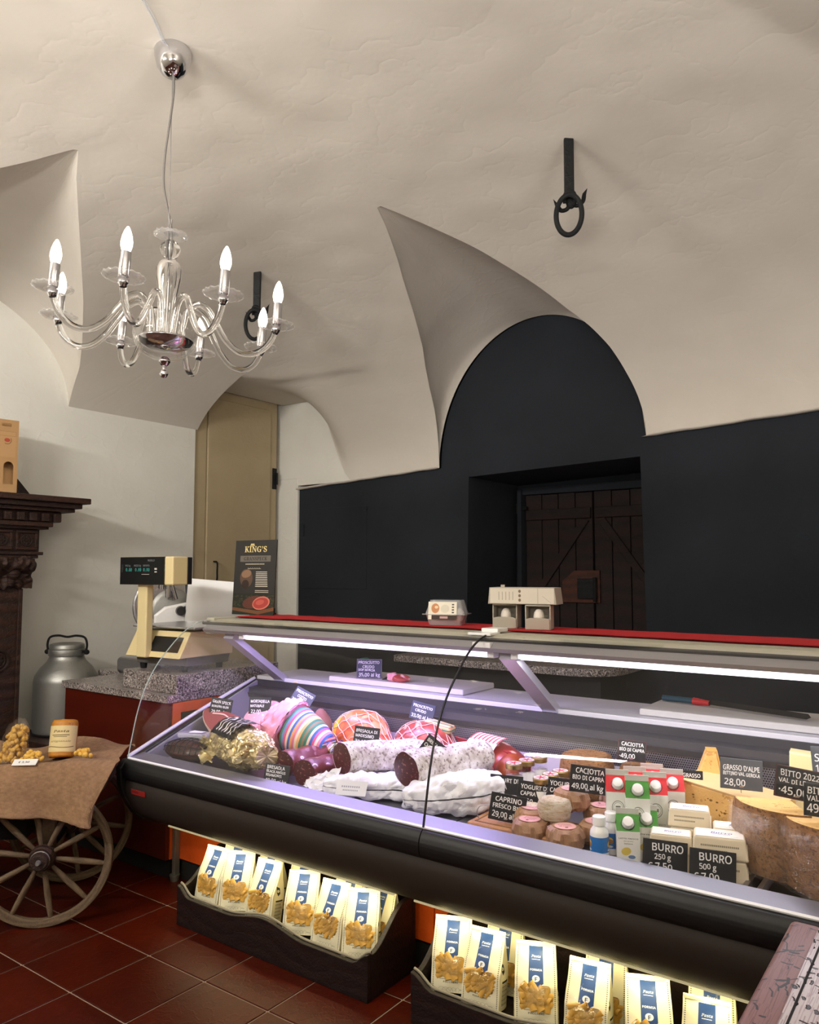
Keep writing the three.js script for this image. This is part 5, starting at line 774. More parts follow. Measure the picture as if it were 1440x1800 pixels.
// ---------------------------------------------------------------- on the counter: poster, eggs, boards, knife
{
  const t = thing('poster', 'dark advertising board with a ham picture standing on the counter top', 'poster', [-3.14, 1.267, -2.9], 0.06);
  part('board', rbox(0.3, 0.4, 0.006, 0.002).rotateX(-0.06).translate(0, 0.203, -0.006), std({ color: 0x2b2926, roughness: 0.7 }), t);
  part('print', toRect(plane(0.3, 0.4).rotateX(-0.06).translate(0, 0.203, -0.0022), POSTER), M.print, t);
}
{
  const t = thing('egg_box', 'clear plastic egg box with paper label on the red runner', 'egg box', [-1.865, 1.273, -2.84], 0.32);
  part('lower_shell', loft(40, 8, (u, v) => { const a = u * 2 * PI, q = Math.pow(Math.abs(Math.cos(a)) ** 6 + Math.abs(Math.sin(a)) ** 6, -1 / 6), s = 0.85 + 0.15 * v; return [0.085 * s * q * Math.cos(a), 0.045 * v, 0.055 * s * q * Math.sin(a)]; }), M.clearPlastic, t);
  part('upper_shell', loft(40, 8, (u, v) => { const a = u * 2 * PI, q = Math.pow(Math.abs(Math.cos(a)) ** 6 + Math.abs(Math.sin(a)) ** 6, -1 / 6), s = 1.03 - 0.22 * v; return [0.085 * s * q * Math.cos(a), 0.046 + 0.06 * v, 0.055 * s * q * Math.sin(a) - 0.006 * v]; }), M.clearPlastic, t);
  part('label', toRect(plane(0.125, 0.075).rotateX(-0.14).translate(-0.005, 0.062, 0.056), PRINT.eggLabel), M.print, t);
  const e = []; for (const x of [-0.05, 0, 0.05]) for (const z of [-0.022, 0.022]) e.push(sphereUV(0.021, 0.029, 0.021, 16, 12).translate(x, 0.04, z)); for (const k of e) part('egg', k, M.egg, t);
  part('rim', rbox(0.188, 0.004, 0.126, 0.0015, 0, 0.046, 0), M.clearPlastic, t);
}
{
  const stand = (label, x, g) => {
    const t = thing('egg_carton', label, 'egg carton', [x, 1.273, -2.83], 0.3, 'small open egg cartons under the flat carton');
    part('sleeve', merge([boxB(-0.05, -0.046, 0, 0.095, -0.045, 0.045), boxB(0.046, 0.05, 0, 0.095, -0.045, 0.045), boxB(-0.05, 0.05, 0, 0.004, -0.045, 0.045), boxB(-0.05, 0.05, 0.092, 0.096, -0.045, 0.045), boxB(-0.05, 0.05, 0, 0.095, -0.045, -0.041)]), M.eggCard, t);
    part('flap', slab([[-0.046, 0], [0.046, 0], [0.046, 0.04], [0.03, 0.045], [-0.03, 0.045], [-0.046, 0.04]], 0.003).rotateX(0.18).translate(0, 0.002, 0.045), M.eggCard, t);
    part('egg', lathe([[0, 0], [0.014, 0.006], [0.021, 0.02], [0.0215, 0.03], [0.018, 0.045], [0.01, 0.056], [0, 0.058]], 24).translate(0, 0.022, 0.018), M.egg, t);
  };
  stand('open grey egg carton with one egg, left of the pair under the flat carton', -1.565); stand('open grey egg carton with one egg, right of the pair under the flat carton', -1.418);
  const t = thing('egg_carton', 'flat grey egg carton lying across the two open ones', 'egg carton', [-1.485, 1.371, -2.84], 0.22);
  part('lid', slab([[-0.14, 0], [0.14, 0], [0.132, 0.066], [-0.134, 0.066]], 0.12, 0.003).translate(0, 0, -0.06), M.eggCard, t);
  part('front_print', toRect(plane(0.26, 0.06).translate(0, 0.033, 0.0606), PRINT.eggLid), M.print, t); part('tab', box(0.016, 0.012, 0.004, -0.08, 0.071, 0.05), M.eggCard, t);
}
{
  const board = (label, x0, x1, z0, z1) => solo('cutting_board', boxUV(rbox(x1 - x0, 0.026, z1 - z0, 0.006, 0, 0.013, 0)), std({ color: 0xd6d3d0, roughness: 0.55 }), label, 'cutting board', [(x0 + x1) / 2, 0.9495, (z0 + z1) / 2]);
  board('long white cutting board on the service shelf in the left half', -2.68, -1.88, -3.27, -2.99); board('white cutting board with the long knife in the right half', -1.08, -0.1, -3.27, -2.99);
  const k = thing('knife', 'long slicing knife with dark handle and red collar on the right cutting board', 'knife', [-0.92, 0.977, -3.155], 0);
  part('handle', logGeo([-0.14, 0.012, -0.06], [0.0, 0.014, -0.035], () => 0.0135, 16, 8, 0.85)[0], M.blueHandle, k); part('collar', logGeo([-0.012, 0.014, -0.037], [0.052, 0.012, -0.026], (v) => 0.017 - 0.006 * v, 16, 8, 0.85)[0], M.redPlastic, k);
  part('blade', slab([[0, 0], [0.38, -0.004], [0.39, 0.01], [0.375, 0.026], [0, 0.03]], 0.002).rotateX(-1.1).rotateY(-0.27).translate(0.045, 0.008, -0.02), M.darkBlade, k);
  const g = thing('meat_scraps', 'few pink ham scraps with a dark tip on the left cutting board', 'meat', [-2.27, 0.976, -3.02], 0.2);
  part('scrap', displace(sphereUV(0.045, 0.016, 0.025).translate(0.02, 0.016, 0), crumple(0.012, 22)), M.ham, g); part('scrap', displace(sphereUV(0.03, 0.02, 0.02).translate(-0.02, 0.022, 0.0), crumple(0.01, 25, 2)), M.pinkMeat, g); part('dark_tip', new THREE.ConeGeometry(0.012, 0.05, 10).rotateZ(1.9).translate(-0.06, 0.012, 0), M.blackMatt, g);
  priceCard('price card PROSCIUTTO CRUDO standing on the long white cutting board', [['PROSCIUTTO', 32, 0.18, 12], ['CRUDO', 32, 0.4, 50], ['DOP NORCIA', 25, 0.58, 14], ['35,00 al kg', 40, 0.83, 18]], [-2.45, 0.977, -3.03], { yaw: 0.45, bg: '#39404e', rim: '#77747c', size: 1.1, peg: 0.001, tilt: -0.1 });
  solo('green_block', rbox(0.03, 0.09, 0.05, 0.008, 0, 0.045, 0), M.green, 'small green plastic block behind the price card on the white board', 'clip', [-2.53, 0.976, -3.09]);
}

// ---------------------------------------------------------------- crates of pasta under the counter
function crate(label, x0, x1, bags) {
  const z1 = -2.205, z0 = -2.495, hF = 0.15, hB = 0.275, L = x1 - x0;
  const t = thing('wooden_crate', label, 'crate', [(x0 + x1) / 2, 0, (z0 + z1) / 2], 0, undefined), X = L / 2, Z = (z1 - z0) / 2;
  const top = [[-X, 0], [X, 0], [X, hF + 0.012]]; const N = 60; for (let i = 1; i < N; i++) { const x = X - (L * i) / N, u = Math.abs(x) / X; top.push([x, hF - 0.03 + 0.042 * smooth(0.86, 1, u) + 0.034 * smooth(0.42, 0.0, u)]); } top.push([-X, hF + 0.012]);
  part('front_board', boxUV(slab(top, 0.018, 0.003).translate(0, 0, Z - 0.018), 2), M.darkWood, t);
  part('back_board', boxUV(rbox(L, hB - 0.01, 0.018, 0.003, 0, hB / 2 - 0.005, -Z + 0.009), 2), M.darkWood, t);
  const side = [[-Z + 0.019, 0], [Z - 0.019, 0], [Z - 0.019, hF + 0.01]]; for (let i = 1; i <= 16; i++) { const u = i / 16, s = u * u * (3 - 2 * u); side.push([Z - 0.019 - (2 * Z - 0.04) * 0.85 * u, lerp(hF + 0.006 - 0.016 * Math.sin(u * PI * 0.5) * (1 - u), hB, s)]); } side.push([-Z + 0.019, hB]);
  for (const s of [-1, 1]) part('side_board', boxUV(slab(side, 0.02, 0.003).rotateY(-PI / 2).translate(s * (X - 0.01) + 0.01, 0, 0).scale(1, 1, -1).rotateY(0).scale(1, 1, -1), 2), M.darkWood, t);
  part('bottom', boxUV(boxB(-X + 0.021, X - 0.021, 0.066, 0.08, -Z + 0.019, Z - 0.019), 2), M.darkWood, t);
  part('liner_edge', tube(top.slice(2).map(([x, y]) => [x, y + 0.004, Z - 0.022]), 0.005, 90, 6), std({ color: 0x8d8676, roughness: 0.8 }), t);
  return t;
}
crate('dark wooden pasta crate on the left, its right end showing', -2.835, -1.785); crate('dark wooden pasta crate on the right, cut off by the picture', -1.6, -0.4);
// the paper bag, once, then copies
M.bagPaper = phys({ map: sheetTex, roughness: 0.6, clearcoat: 0.1 });
function pastaBag(kind) {
  const W = 0.132, D = 0.068, H = 0.225, [u0, v0, u1, v1] = BAG[kind], um = lerp(u0, u1, 0.7);
  const dep = (v) => v < 0.5 ? D * (1 - 0.05 * v) : lerp(D * 0.975, 0.006, Math.pow(smooth(0.42, 0.96, v), 0.9)), wid = (v) => W * (1 - 0.05 * smooth(0.5, 1, v) + 0.0 * v);
  const zf = (u, v) => dep(v) / 2 + 0.012 * Math.sin(u * PI) * Math.sin(clamp(v * 1.15, 0, 1) * PI) + 0.004 * N3(u * 4, v * 5, kind * 3);
  const front = gridGeo(22, 32, (u, v) => [(u - 0.5) * wid(v), v * H, zf(u, v)], (u, v) => [lerp(u0, um, u), lerp(v0, v1, v)]);
  const back = gridGeo(10, 16, (u, v) => [(0.5 - u) * wid(v), v * H, -zf(1 - u, v)], (u, v) => [lerp(u0, um, 0.02 + 0.04 * u), lerp(v0, v1, v)]);
  const gus = (s) => gridGeo(12, 24, (u, v) => { const k = Math.sin(u * PI), d = dep(v); return [s * (wid(v) / 2 + 0.004 * k * (v < 0.4) - 0.03 * k * smooth(0.3, 0.95, v)), v * H, s * (0.5 - u) * d]; }, (u, v) => [lerp(um, u1, u), lerp(v0, v1, v)]);
  const bottom = gridGeo(2, 2, (u, v) => [(u - 0.5) * W, 0, (0.5 - v) * D * -1], () => [u0 + 0.001, v0 + 0.001]);
  const t = new THREE.Group();
  part('paper', merge([front, back, gus(1), gus(-1), bottom]), M.bagPaper, t);
  const tubes = [], r = rngOf(40 + kind); for (let i = 0; i < 22; i++) {
    const u = 0.25 + 0.5 * ((i % 4) / 3) + 0.05 * (r() - 0.5), v = 0.235 + 0.21 * (Math.floor(i / 4) / 5) + 0.02 * (r() - 0.5), R = kind ? 0.0085 : 0.0125, Lh = kind ? 0.042 : 0.034;
    const g = merge([new THREE.CylinderGeometry(R, R, Lh, 14, 1, true), new THREE.CylinderGeometry(R * 0.84, R * 0.84, Lh, 12, 1, true), new THREE.RingGeometry(R * 0.84, R, 14).rotateX(-PI / 2).translate(0, Lh / 2, 0), new THREE.RingGeometry(R * 0.84, R, 14).rotateX(PI / 2).translate(0, -Lh / 2, 0)]);
    g.rotateX((r() - 0.5) * 0.7).rotateZ(kind ? -0.9 + 0.9 * (r() - 0.5) : r() * PI).scale(1, 1, 0.55).translate((u - 0.5) * W, v * H, zf(u, v) - R * 0.3 + 0.001 * r()); tubes.push(g);
  }
  part('pasta', merge(tubes), M.pasta, t).userData.kind = 'stuff';
  part('window_film', gridGeo(12, 12, (u, v) => { const a = 0.18 + 0.64 * u, b = 0.205 + 0.275 * v; return [(a - 0.5) * W, b * H, zf(a, b) + 0.006 * Math.min(1, 8 * Math.min(u, 1 - u, v, 1 - v)) + 0.002 * ridge(u * 3, v * 3, 2)]; }), M.film, t);
  part('seal', rbox(W * 0.94, 0.012, 0.008, 0.002, 0, H - 0.006, 0), std({ color: 0xe6dcb2, roughness: 0.6 }), t);
  return t;
}
const bagKinds = [pastaBag(0), pastaBag(1)];
function bag(kind, label, [x, z], yaw, lean, y, group) {
  const o = bagKinds[kind].clone(); o.name = numbered('pasta_bag'); o.position.set(x, y, z); o.rotation.set(-lean, yaw, 0, 'YXZ'); o.userData = { label, category: 'pasta bag', group }; scene.add(o);
}
const GL = 'pasta bags in the left crate', GR = 'pasta bags in the right crate', FR = -2.297, BK = -2.42, Y0 = 0.075;
bag(0, 'paper pasta bag at the left end of the left crate, front row', [-2.725, FR], 0.1, 0.2, Y0 + 0.01, GL);
bag(0, 'paper pasta bag turned to the right, second in the left crate', [-2.565, FR], 0.52, 0.26, Y0 + 0.022, GL);
bag(1, 'paper pasta bag with long tubes in the window, third in the left crate', [-2.405, FR], 0.1, 0.2, Y0 + 0.022, GL);
bag(0, 'paper pasta bag turned to the right in the middle of the left crate', [-2.195, FR], 0.5, 0.28, Y0 + 0.022, GL);
bag(1, 'paper pasta bag with long tubes just right of the left crate\'s middle', [-2.04, FR + 0.005], 0.12, 0.22, Y0 + 0.022, GL);
bag(0, 'paper pasta bag at the right end of the left crate, front row', [-1.893, FR], 0.5, 0.28, Y0 + 0.022, GL);
bag(0, 'paper pasta bag behind the leftmost one of the left crate', [-2.7, BK], 0.3, 0.06, Y0 + 0.01, GL);
bag(0, 'paper pasta bag leaning behind the second and third of the left crate', [-2.5, BK - 0.002], 0.0, 0.08, Y0 + 0.01, GL);
bag(0, 'paper pasta bag behind the middle of the left crate', [-2.3, BK], 0.15, 0.06, Y0 + 0.01, GL);
bag(0, 'paper pasta bag in the back row left of the left crate\'s right end', [-2.05, BK], 0.2, 0.05, Y0 + 0.01, GL);
bag(1, 'paper pasta bag in the back row at the left crate\'s right end', [-1.89, BK], 0.0, 0.05, Y0 + 0.01, GL);
bag(0, 'paper pasta bag at the left end of the right crate, front row', [-1.495, FR], 0.42, 0.26, Y0 + 0.022, GR);
bag(1, 'paper pasta bag with long tubes, second in the right crate', [-1.365, FR + 0.01], 0.12, 0.18, Y0 + 0.022, GR);
bag(0, 'paper pasta bag turned to the right, third in the right crate', [-1.18, FR], 0.45, 0.26, Y0 + 0.022, GR);
bag(1, 'paper pasta bag with long tubes, fourth in the right crate', [-1.005, FR + 0.01], 0.15, 0.2, Y0 + 0.022, GR);
bag(0, 'paper pasta bag turned to the right, fifth in the right crate', [-0.82, FR], 0.4, 0.26, Y0 + 0.022, GR);
bag(1, 'paper pasta bag in the right crate closest to the old table', [-0.655, FR + 0.02], 0.2, 0.2, Y0 + 0.022, GR);
bag(0, 'paper pasta bag in the back row behind the second of the right crate', [-1.36, BK - 0.005], 0.2, 0.05, Y0 + 0.01, GR);
bag(0, 'paper pasta bag in the back row behind the fourth of the right crate', [-1.0, BK - 0.005], 0.2, 0.05, Y0 + 0.01, GR);
bag(0, 'paper pasta bag in the back row closest to the old table', [-0.68, BK - 0.005], 0.2, 0.05, Y0 + 0.01, GR);

// ---------------------------------------------------------------- left side: cabinet, scale, slicer, milk can
{
  const c = thing('service_cabinet', 'red-brown veneered cabinet with an open side left of the glass counter', 'cabinet', [-3.7, 0, -2.75]);
  partW('front_panel', boxUV(merge([boxB(-4.18, -3.255, 0.1, 0.85, -2.48, -2.458, 0.002)])), M.veneerRed, c);
  partW('side_frame', boxUV(merge([boxB(-3.275, -3.252, 0.1, 0.85, -2.53, -2.482), boxB(-3.275, -3.252, 0.8, 0.85, -3.2, -2.53), boxB(-3.275, -3.252, 0.1, 0.85, -3.22, -3.17)])), M.veneer, c);
  partW('carcass', boxUV(merge([boxB(-4.18, -4.16, 0.1, 0.85, -3.22, -2.482), boxB(-4.158, -3.277, 0.1, 0.85, -3.24, -3.22), boxB(-4.158, -3.277, 0.1, 0.12, -3.21, -2.5)])), M.blackMatt, c);
  partW('kick_plate', boxB(-4.17, -3.28, 0, 0.098, -2.53, -2.5), M.blackMatt, c);
  const g = thing('granite_worktop', 'speckled grey granite worktop with a raised block carrying the scale', 'worktop', [-3.7, 0.852, -2.8]);
  partW('slab', boxUV(merge([boxB(-4.2, -3.25, 0.853, 0.89, -3.25, -2.445, 0.003), boxB(-4.5, -4.2, 0.853, 0.89, -3.25, -2.86, 0.003)])), M.granite, g);
  partW('raised_block', boxUV(boxB(-3.7, -3.252, 0.891, 0.985, -3.2, -2.5, 0.003)), M.granite, g);
}
{
  const t = thing('shop_scale', 'cream electronic shop scale with a black display on a post', 'scale', [-3.5, 0.985, -2.72], 0.06);
  part('feet', merge([-0.16, 0.16].flatMap((x) => [-0.12, 0.12].map((z) => cyl(0.016, 0.02, 0.03, 12, x, 0.015, z)))), M.blackMatt, t);
  part('base', slab([[-0.19, 0.03], [0.19, 0.03], [0.2, 0.075], [-0.2, 0.075]], 0.3, 0.006).translate(0, 0, -0.16), M.greyPlastic, t);
  part('housing', prismX([[0.075, 0.2], [0.205, 0.13], [0.205, -0.17], [0.075, -0.17]], -0.21, 0.21, 0.005), M.cream, t);
  part('keypad', box(0.22, 0.003, 0.085).rotateX(1.077).translate(0.07, 0.14, 0.166), M.black, t); part('badge', box(0.05, 0.003, 0.022).rotateX(1.077).translate(-0.155, 0.175, 0.1475), std({ color: 0x5a1e14, roughness: 0.5 }), t);
  part('weighing_plate', rbox(0.48, 0.012, 0.34, 0.005, 0.02, 0.226, -0.02), M.steel, t); part('plate_support', cyl(0.05, 0.05, 0.03, 16, 0, 0.21, -0.02), M.greyPlastic, t);
  part('post', rbox(0.075, 0.4, 0.045, 0.008, -0.06, 0.27, 0.2), M.cream, t);
  part('display_housing', rbox(0.4, 0.145, 0.1, 0.008, 0.005, 0.52, 0.2), M.cream, t);
  part('display', toRect(new THREE.BoxGeometry(0.345, 0.143, 0.012).translate(-0.026, 0.52, 0.25), PRINT.scale), M.printGloss, t); part('end_cap', rbox(0.4, 0.14, 0.03, 0.003, 0.008, 0.52, 0.14), M.black, t);
}
{
  const t = thing('meat_slicer', 'polished meat slicer with round blade standing behind the scale', 'slicer', [-3.98, 0.892, -2.98], 0.0);
  const yaw = 1.0, Q = (g) => g.rotateY(yaw).translate(0, 0.4, 0);
  part('base', rbox(0.5, 0.1, 0.36, 0.03, 0, 0.05, 0, 4), M.steel, t); part('pillar', rbox(0.12, 0.3, 0.14, 0.03, -0.1, 0.23, -0.08, 4), M.steel, t);
  part('blade', Q(lathe([[0, 0.0], [0.12, 0.004], [0.165, 0.012], [0.183, 0.004], [0.185, 0.0], [0, -0.004]], 64).rotateX(PI / 2)), M.chrome, t);
  part('blade_guard', Q(new THREE.TorusGeometry(0.19, 0.011, 10, 64)), M.steel, t); part('blade_cover', Q(lathe([[0, 0.03], [0.1, 0.027], [0.128, 0.012], [0.13, 0.0]], 48).rotateX(PI / 2).translate(0.03, -0.02, -0.01)), M.aluminium, t);
  part('motor_cover', Q(slab([[-0.08, -0.13], [0.13, -0.1], [0.13, 0.0], [0.11, 0.025], [-0.02, 0.0], [-0.08, -0.05]], 0.05, 0.012).translate(0.0, 0, 0.03)), M.plasticWhite, t);
  part('knob', Q(merge([cyl(0.03, 0.026, 0.045, 20).rotateX(PI / 2).translate(0.07, -0.025, 0.1), rbox(0.03, 0.045, 0.02, 0.006, 0.1, -0.02, 0.1)])), M.black, t);
  part('sharpener', Q(merge([cyl(0.02, 0.02, 0.09, 16).translate(0.0, 0.1, 0.05), cyl(0.012, 0.012, 0.1, 12).rotateZ(0.3).translate(0.03, 0.09, 0.06), rbox(0.06, 0.05, 0.05, 0.01, 0.01, 0.16, 0.04), cyl(0.016, 0.012, 0.05, 12, -0.04, 0.13, 0.06)])), M.chrome, t);
  part('food_plate', slab([[0, 0], [0.4, -0.02], [0.4, 0.24], [0.02, 0.27]], 0.008, 0.002).rotateY(0.5).translate(0.14, 0.3, -0.02), std({ color: 0xe2e2e0, roughness: 0.45, metalness: 0.6 }), t); part('plate_arm', rbox(0.2, 0.06, 0.1, 0.02, 0.2, 0.17, -0.1), M.steel, t);
}
{
  const s = thing('low_stand', 'low dark wooden stand in the corner carrying the milk can', 'stand', [-4.52, 0, -2.72]);
  partW('top', boxUV(boxB(-4.8, -4.23, 0.49, 0.525, -2.98, -2.42, 0.004)), M.oldWood, s); partW('body', boxUV(boxB(-4.76, -4.26, 0, 0.49, -2.94, -2.46)), M.darkWood, s);
  const t = thing('milk_can', 'dull aluminium milk can with wire bail handle beside the fireplace', 'milk can', [-4.555, 0.526, -2.68], 0.5);
  part('body', lathe([[0, 0], [0.17, 0], [0.18, 0.01], [0.183, 0.03], [0.185, 0.31], [0.178, 0.345], [0.15, 0.39], [0.112, 0.43], [0.1, 0.455], [0.098, 0.48], [0, 0.48]], 48), M.aluminium, t);
  part('collar', lathe([[0.099, 0.462], [0.106, 0.464], [0.106, 0.5], [0.1, 0.503], [0.096, 0.503]], 40), M.aluminium, t); part('lid', lathe([[0.1, 0.504], [0.102, 0.506], [0.1, 0.53], [0.085, 0.536], [0.07, 0.528], [0, 0.526]], 40), M.aluminium, t);
  part('handle', tube([[-0.125, 0.488, 0], [-0.13, 0.53, 0], [-0.115, 0.57, 0], [-0.06, 0.582, 0], [0, 0.574, 0], [0.06, 0.582, 0], [0.115, 0.57, 0], [0.13, 0.53, 0], [0.125, 0.488, 0]], 0.007, 50, 8), M.iron, t);
  for (const s of [-1, 1]) part('clasp', merge([sphereUV(0.016, 0.016, 0.016, 12, 8).translate(s * 0.13, 0.483, 0), box(0.03, 0.014, 0.016, s * 0.115, 0.487, 0)]), M.iron, t); part('foot_ring', new THREE.TorusGeometry(0.178, 0.007, 8, 48).rotateX(PI / 2).translate(0, 0.009, 0), M.iron, t);
}

// ---------------------------------------------------------------- carved fireplace
{
  const t = thing('fireplace_mantel', 'dark carved wooden fireplace surround with dentils and a carved corbel', 'fireplace', [XL + 0.002, 0, -1.9]);
  const P = (n, g, m = M.oldWood, p = t) => partW(n, g, m, p), x0 = XL + 0.004;
  P('shelf', boxUV(merge([boxB(x0, -4.42, 1.915, 1.95, -2.73, -1.0, 0.006), boxB(x0, -4.45, 1.885, 1.914, -2.69, -1.0, 0.004), boxB(x0, -4.48, 1.862, 1.884, -2.66, -1.0, 0.004)]), 2));
  P('cornice', boxUV(merge([boxB(x0, -4.53, 1.8, 1.861, -2.6, -1.0, 0.003), boxB(x0, -4.52, 1.77, 1.799, -2.545, -1.0, 0.004), boxB(x0, -4.545, 1.755, 1.769, -2.53, -1.0)]), 2));
  for (let k = 0; k < 14; k++) { const z = -2.585 + k * 0.075; if (z < -1.3) P('dentil', boxUV(boxB(-4.53, -4.5, 1.802, 1.85, z, z + 0.045, 0.004), 2)); }
  P('frieze', boxUV(boxB(x0, -4.575, 1.62, 1.754, -2.49, -1.0, 0.003), 2));
  const carved = (z) => { P('carved_panel', boxUV(merge([boxB(-4.575, -4.562, 1.63, 1.645, z - 0.065, z + 0.065, 0.003), boxB(-4.575, -4.562, 1.73, 1.745, z - 0.065, z + 0.065, 0.003), boxB(-4.575, -4.562, 1.645, 1.73, z - 0.065, z - 0.05, 0.003), boxB(-4.575, -4.562, 1.645, 1.73, z + 0.05, z + 0.065, 0.003)]), 2)); const pet = [new THREE.TorusGeometry(0.032, 0.005, 8, 24)]; for (let i = 0; i < 8; i++) pet.push(sphereUV(0.012, 0.008, 0.006, 8, 6).translate(0.018, 0, 0).rotateZ(i * PI / 4)); pet.push(sphereUV(0.009, 0.009, 0.008, 8, 6)); P('rosette', merge(pet).rotateY(PI / 2).translate(-4.572, 1.687, z)); };
  carved(-2.41); carved(-2.26); carved(-2.11);
  P('moulding', boxUV(merge([boxB(x0, -4.55, 1.6, 1.619, -2.505, -2.15, 0.004), boxB(x0, -4.56, 1.58, 1.599, -2.48, -2.15, 0.004)]), 2));
  const corb = displace(gridGeo(40, 40, (u, v) => { const prof = 0.1 - 0.07 * smooth(0.1, 1, v) + 0.014 * Math.sin(v * 9); return [-4.64 + prof, lerp(1.58, 1.41, v), lerp(-2.45, -2.2, u) * 1 + (v > 0.5 ? (0.5 - u) * -0.05 * (v - 0.5) : 0)]; }), (x, y, z) => 0.02 * ridge(x * 9, y * 16, z * 18) + 0.008 * N3(x * 40, y * 40, z * 40));
  P('corbel', merge([corb, boxB(x0, -4.6, 1.41, 1.58, -2.44, -2.21)])); const sc = []; for (let i = 0; i < 5; i++) sc.push(sphereUV(0.026, 0.026, 0.022, 14, 10).translate(-4.545, 1.555 - 0.012 * Math.abs(i - 2), -2.43 + i * 0.048)); P('scroll', merge([...sc, sphereUV(0.03, 0.045, 0.04, 16, 12).translate(-4.57, 1.5, -2.34), sphereUV(0.024, 0.03, 0.03, 14, 10).translate(-4.59, 1.44, -2.33)]));
  P('pilaster', boxUV(merge([boxB(x0, -4.61, 0.12, 1.41, -2.415, -2.05, 0.006)]), 2)); P('pilaster_border', boxUV(merge([boxB(-4.61, -4.597, 0.16, 1.4, -2.415, -2.39, 0.004), boxB(-4.61, -4.597, 0.16, 1.4, -2.15, -2.125, 0.004)]), 2));
  const ros = [new THREE.TorusGeometry(0.06, 0.008, 8, 32), new THREE.TorusGeometry(0.04, 0.006, 8, 28)]; for (let i = 0; i < 8; i++) ros.push(sphereUV(0.016, 0.009, 0.007, 8, 6).translate(0.022, 0, 0).rotateZ(i * PI / 4)); P('round_rosette', merge(ros).rotateY(PI / 2).translate(-4.606, 0.985, -2.285));
  P('plinth', boxUV(boxB(x0, -4.57, 0, 0.12, -2.43, -2.04, 0.004), 2)); P('fire_opening', boxB(x0, -4.7, 0, 1.6, -2.048, -1.0), M.blackMatt); P('lintel', boxUV(boxB(x0, -4.62, 1.42, 1.61, -2.2, -1.0), 2), M.blackMatt);
}
{
  const t = thing('wine_carton', 'brown cardboard bottle carrier with an arched window on the mantel shelf', 'carton', [-4.62, 1.951, -2.245], PI / 2 - 0.12);
  const w = 0.19, h = 0.44, arch = (cx) => { const p = [[cx - 0.028, 0.06], [cx + 0.028, 0.06]]; for (let i = 0; i <= 12; i++) { const a = (i / 12) * PI; p.push([cx + 0.028 * Math.cos(a), 0.165 + 0.028 * Math.sin(a)]); } return p; };
  part('front', slab([[-w / 2, 0], [w / 2, 0], [w / 2, h], [-w / 2, h]], 0.004, 0, [arch(0.045), arch(-0.045), [[0.0, 0.4], [0.055, 0.4], [0.055, 0.418], [0.0, 0.418]]]).translate(0, 0, 0.045), M.cardboard, t);
  part('emblem', toRect(plane(0.1, 0.15).translate(0.03, 0.295, 0.0495), PRINT.wineBox), M.print, t);
  part('shell', merge([boxB(-w / 2, -w / 2 + 0.004, 0, h, -0.045, 0.045), boxB(w / 2 - 0.004, w / 2, 0, h, -0.045, 0.045), boxB(-w / 2, w / 2, 0, h, -0.049, -0.045), boxB(-w / 2 + 0.004, w / 2 - 0.004, 0, 0.004, -0.045, 0.045)]), M.cardboard, t);
  solo('dark_wedge', slab([[0, 0], [0.1, 0], [0, 0.11]], 0.02, 0.002), M.oldWood, 'small dark wooden wedge leaning beside the bottle carton on the mantel', 'wedge', [-4.7, 1.951, -2.4], PI / 2);
}

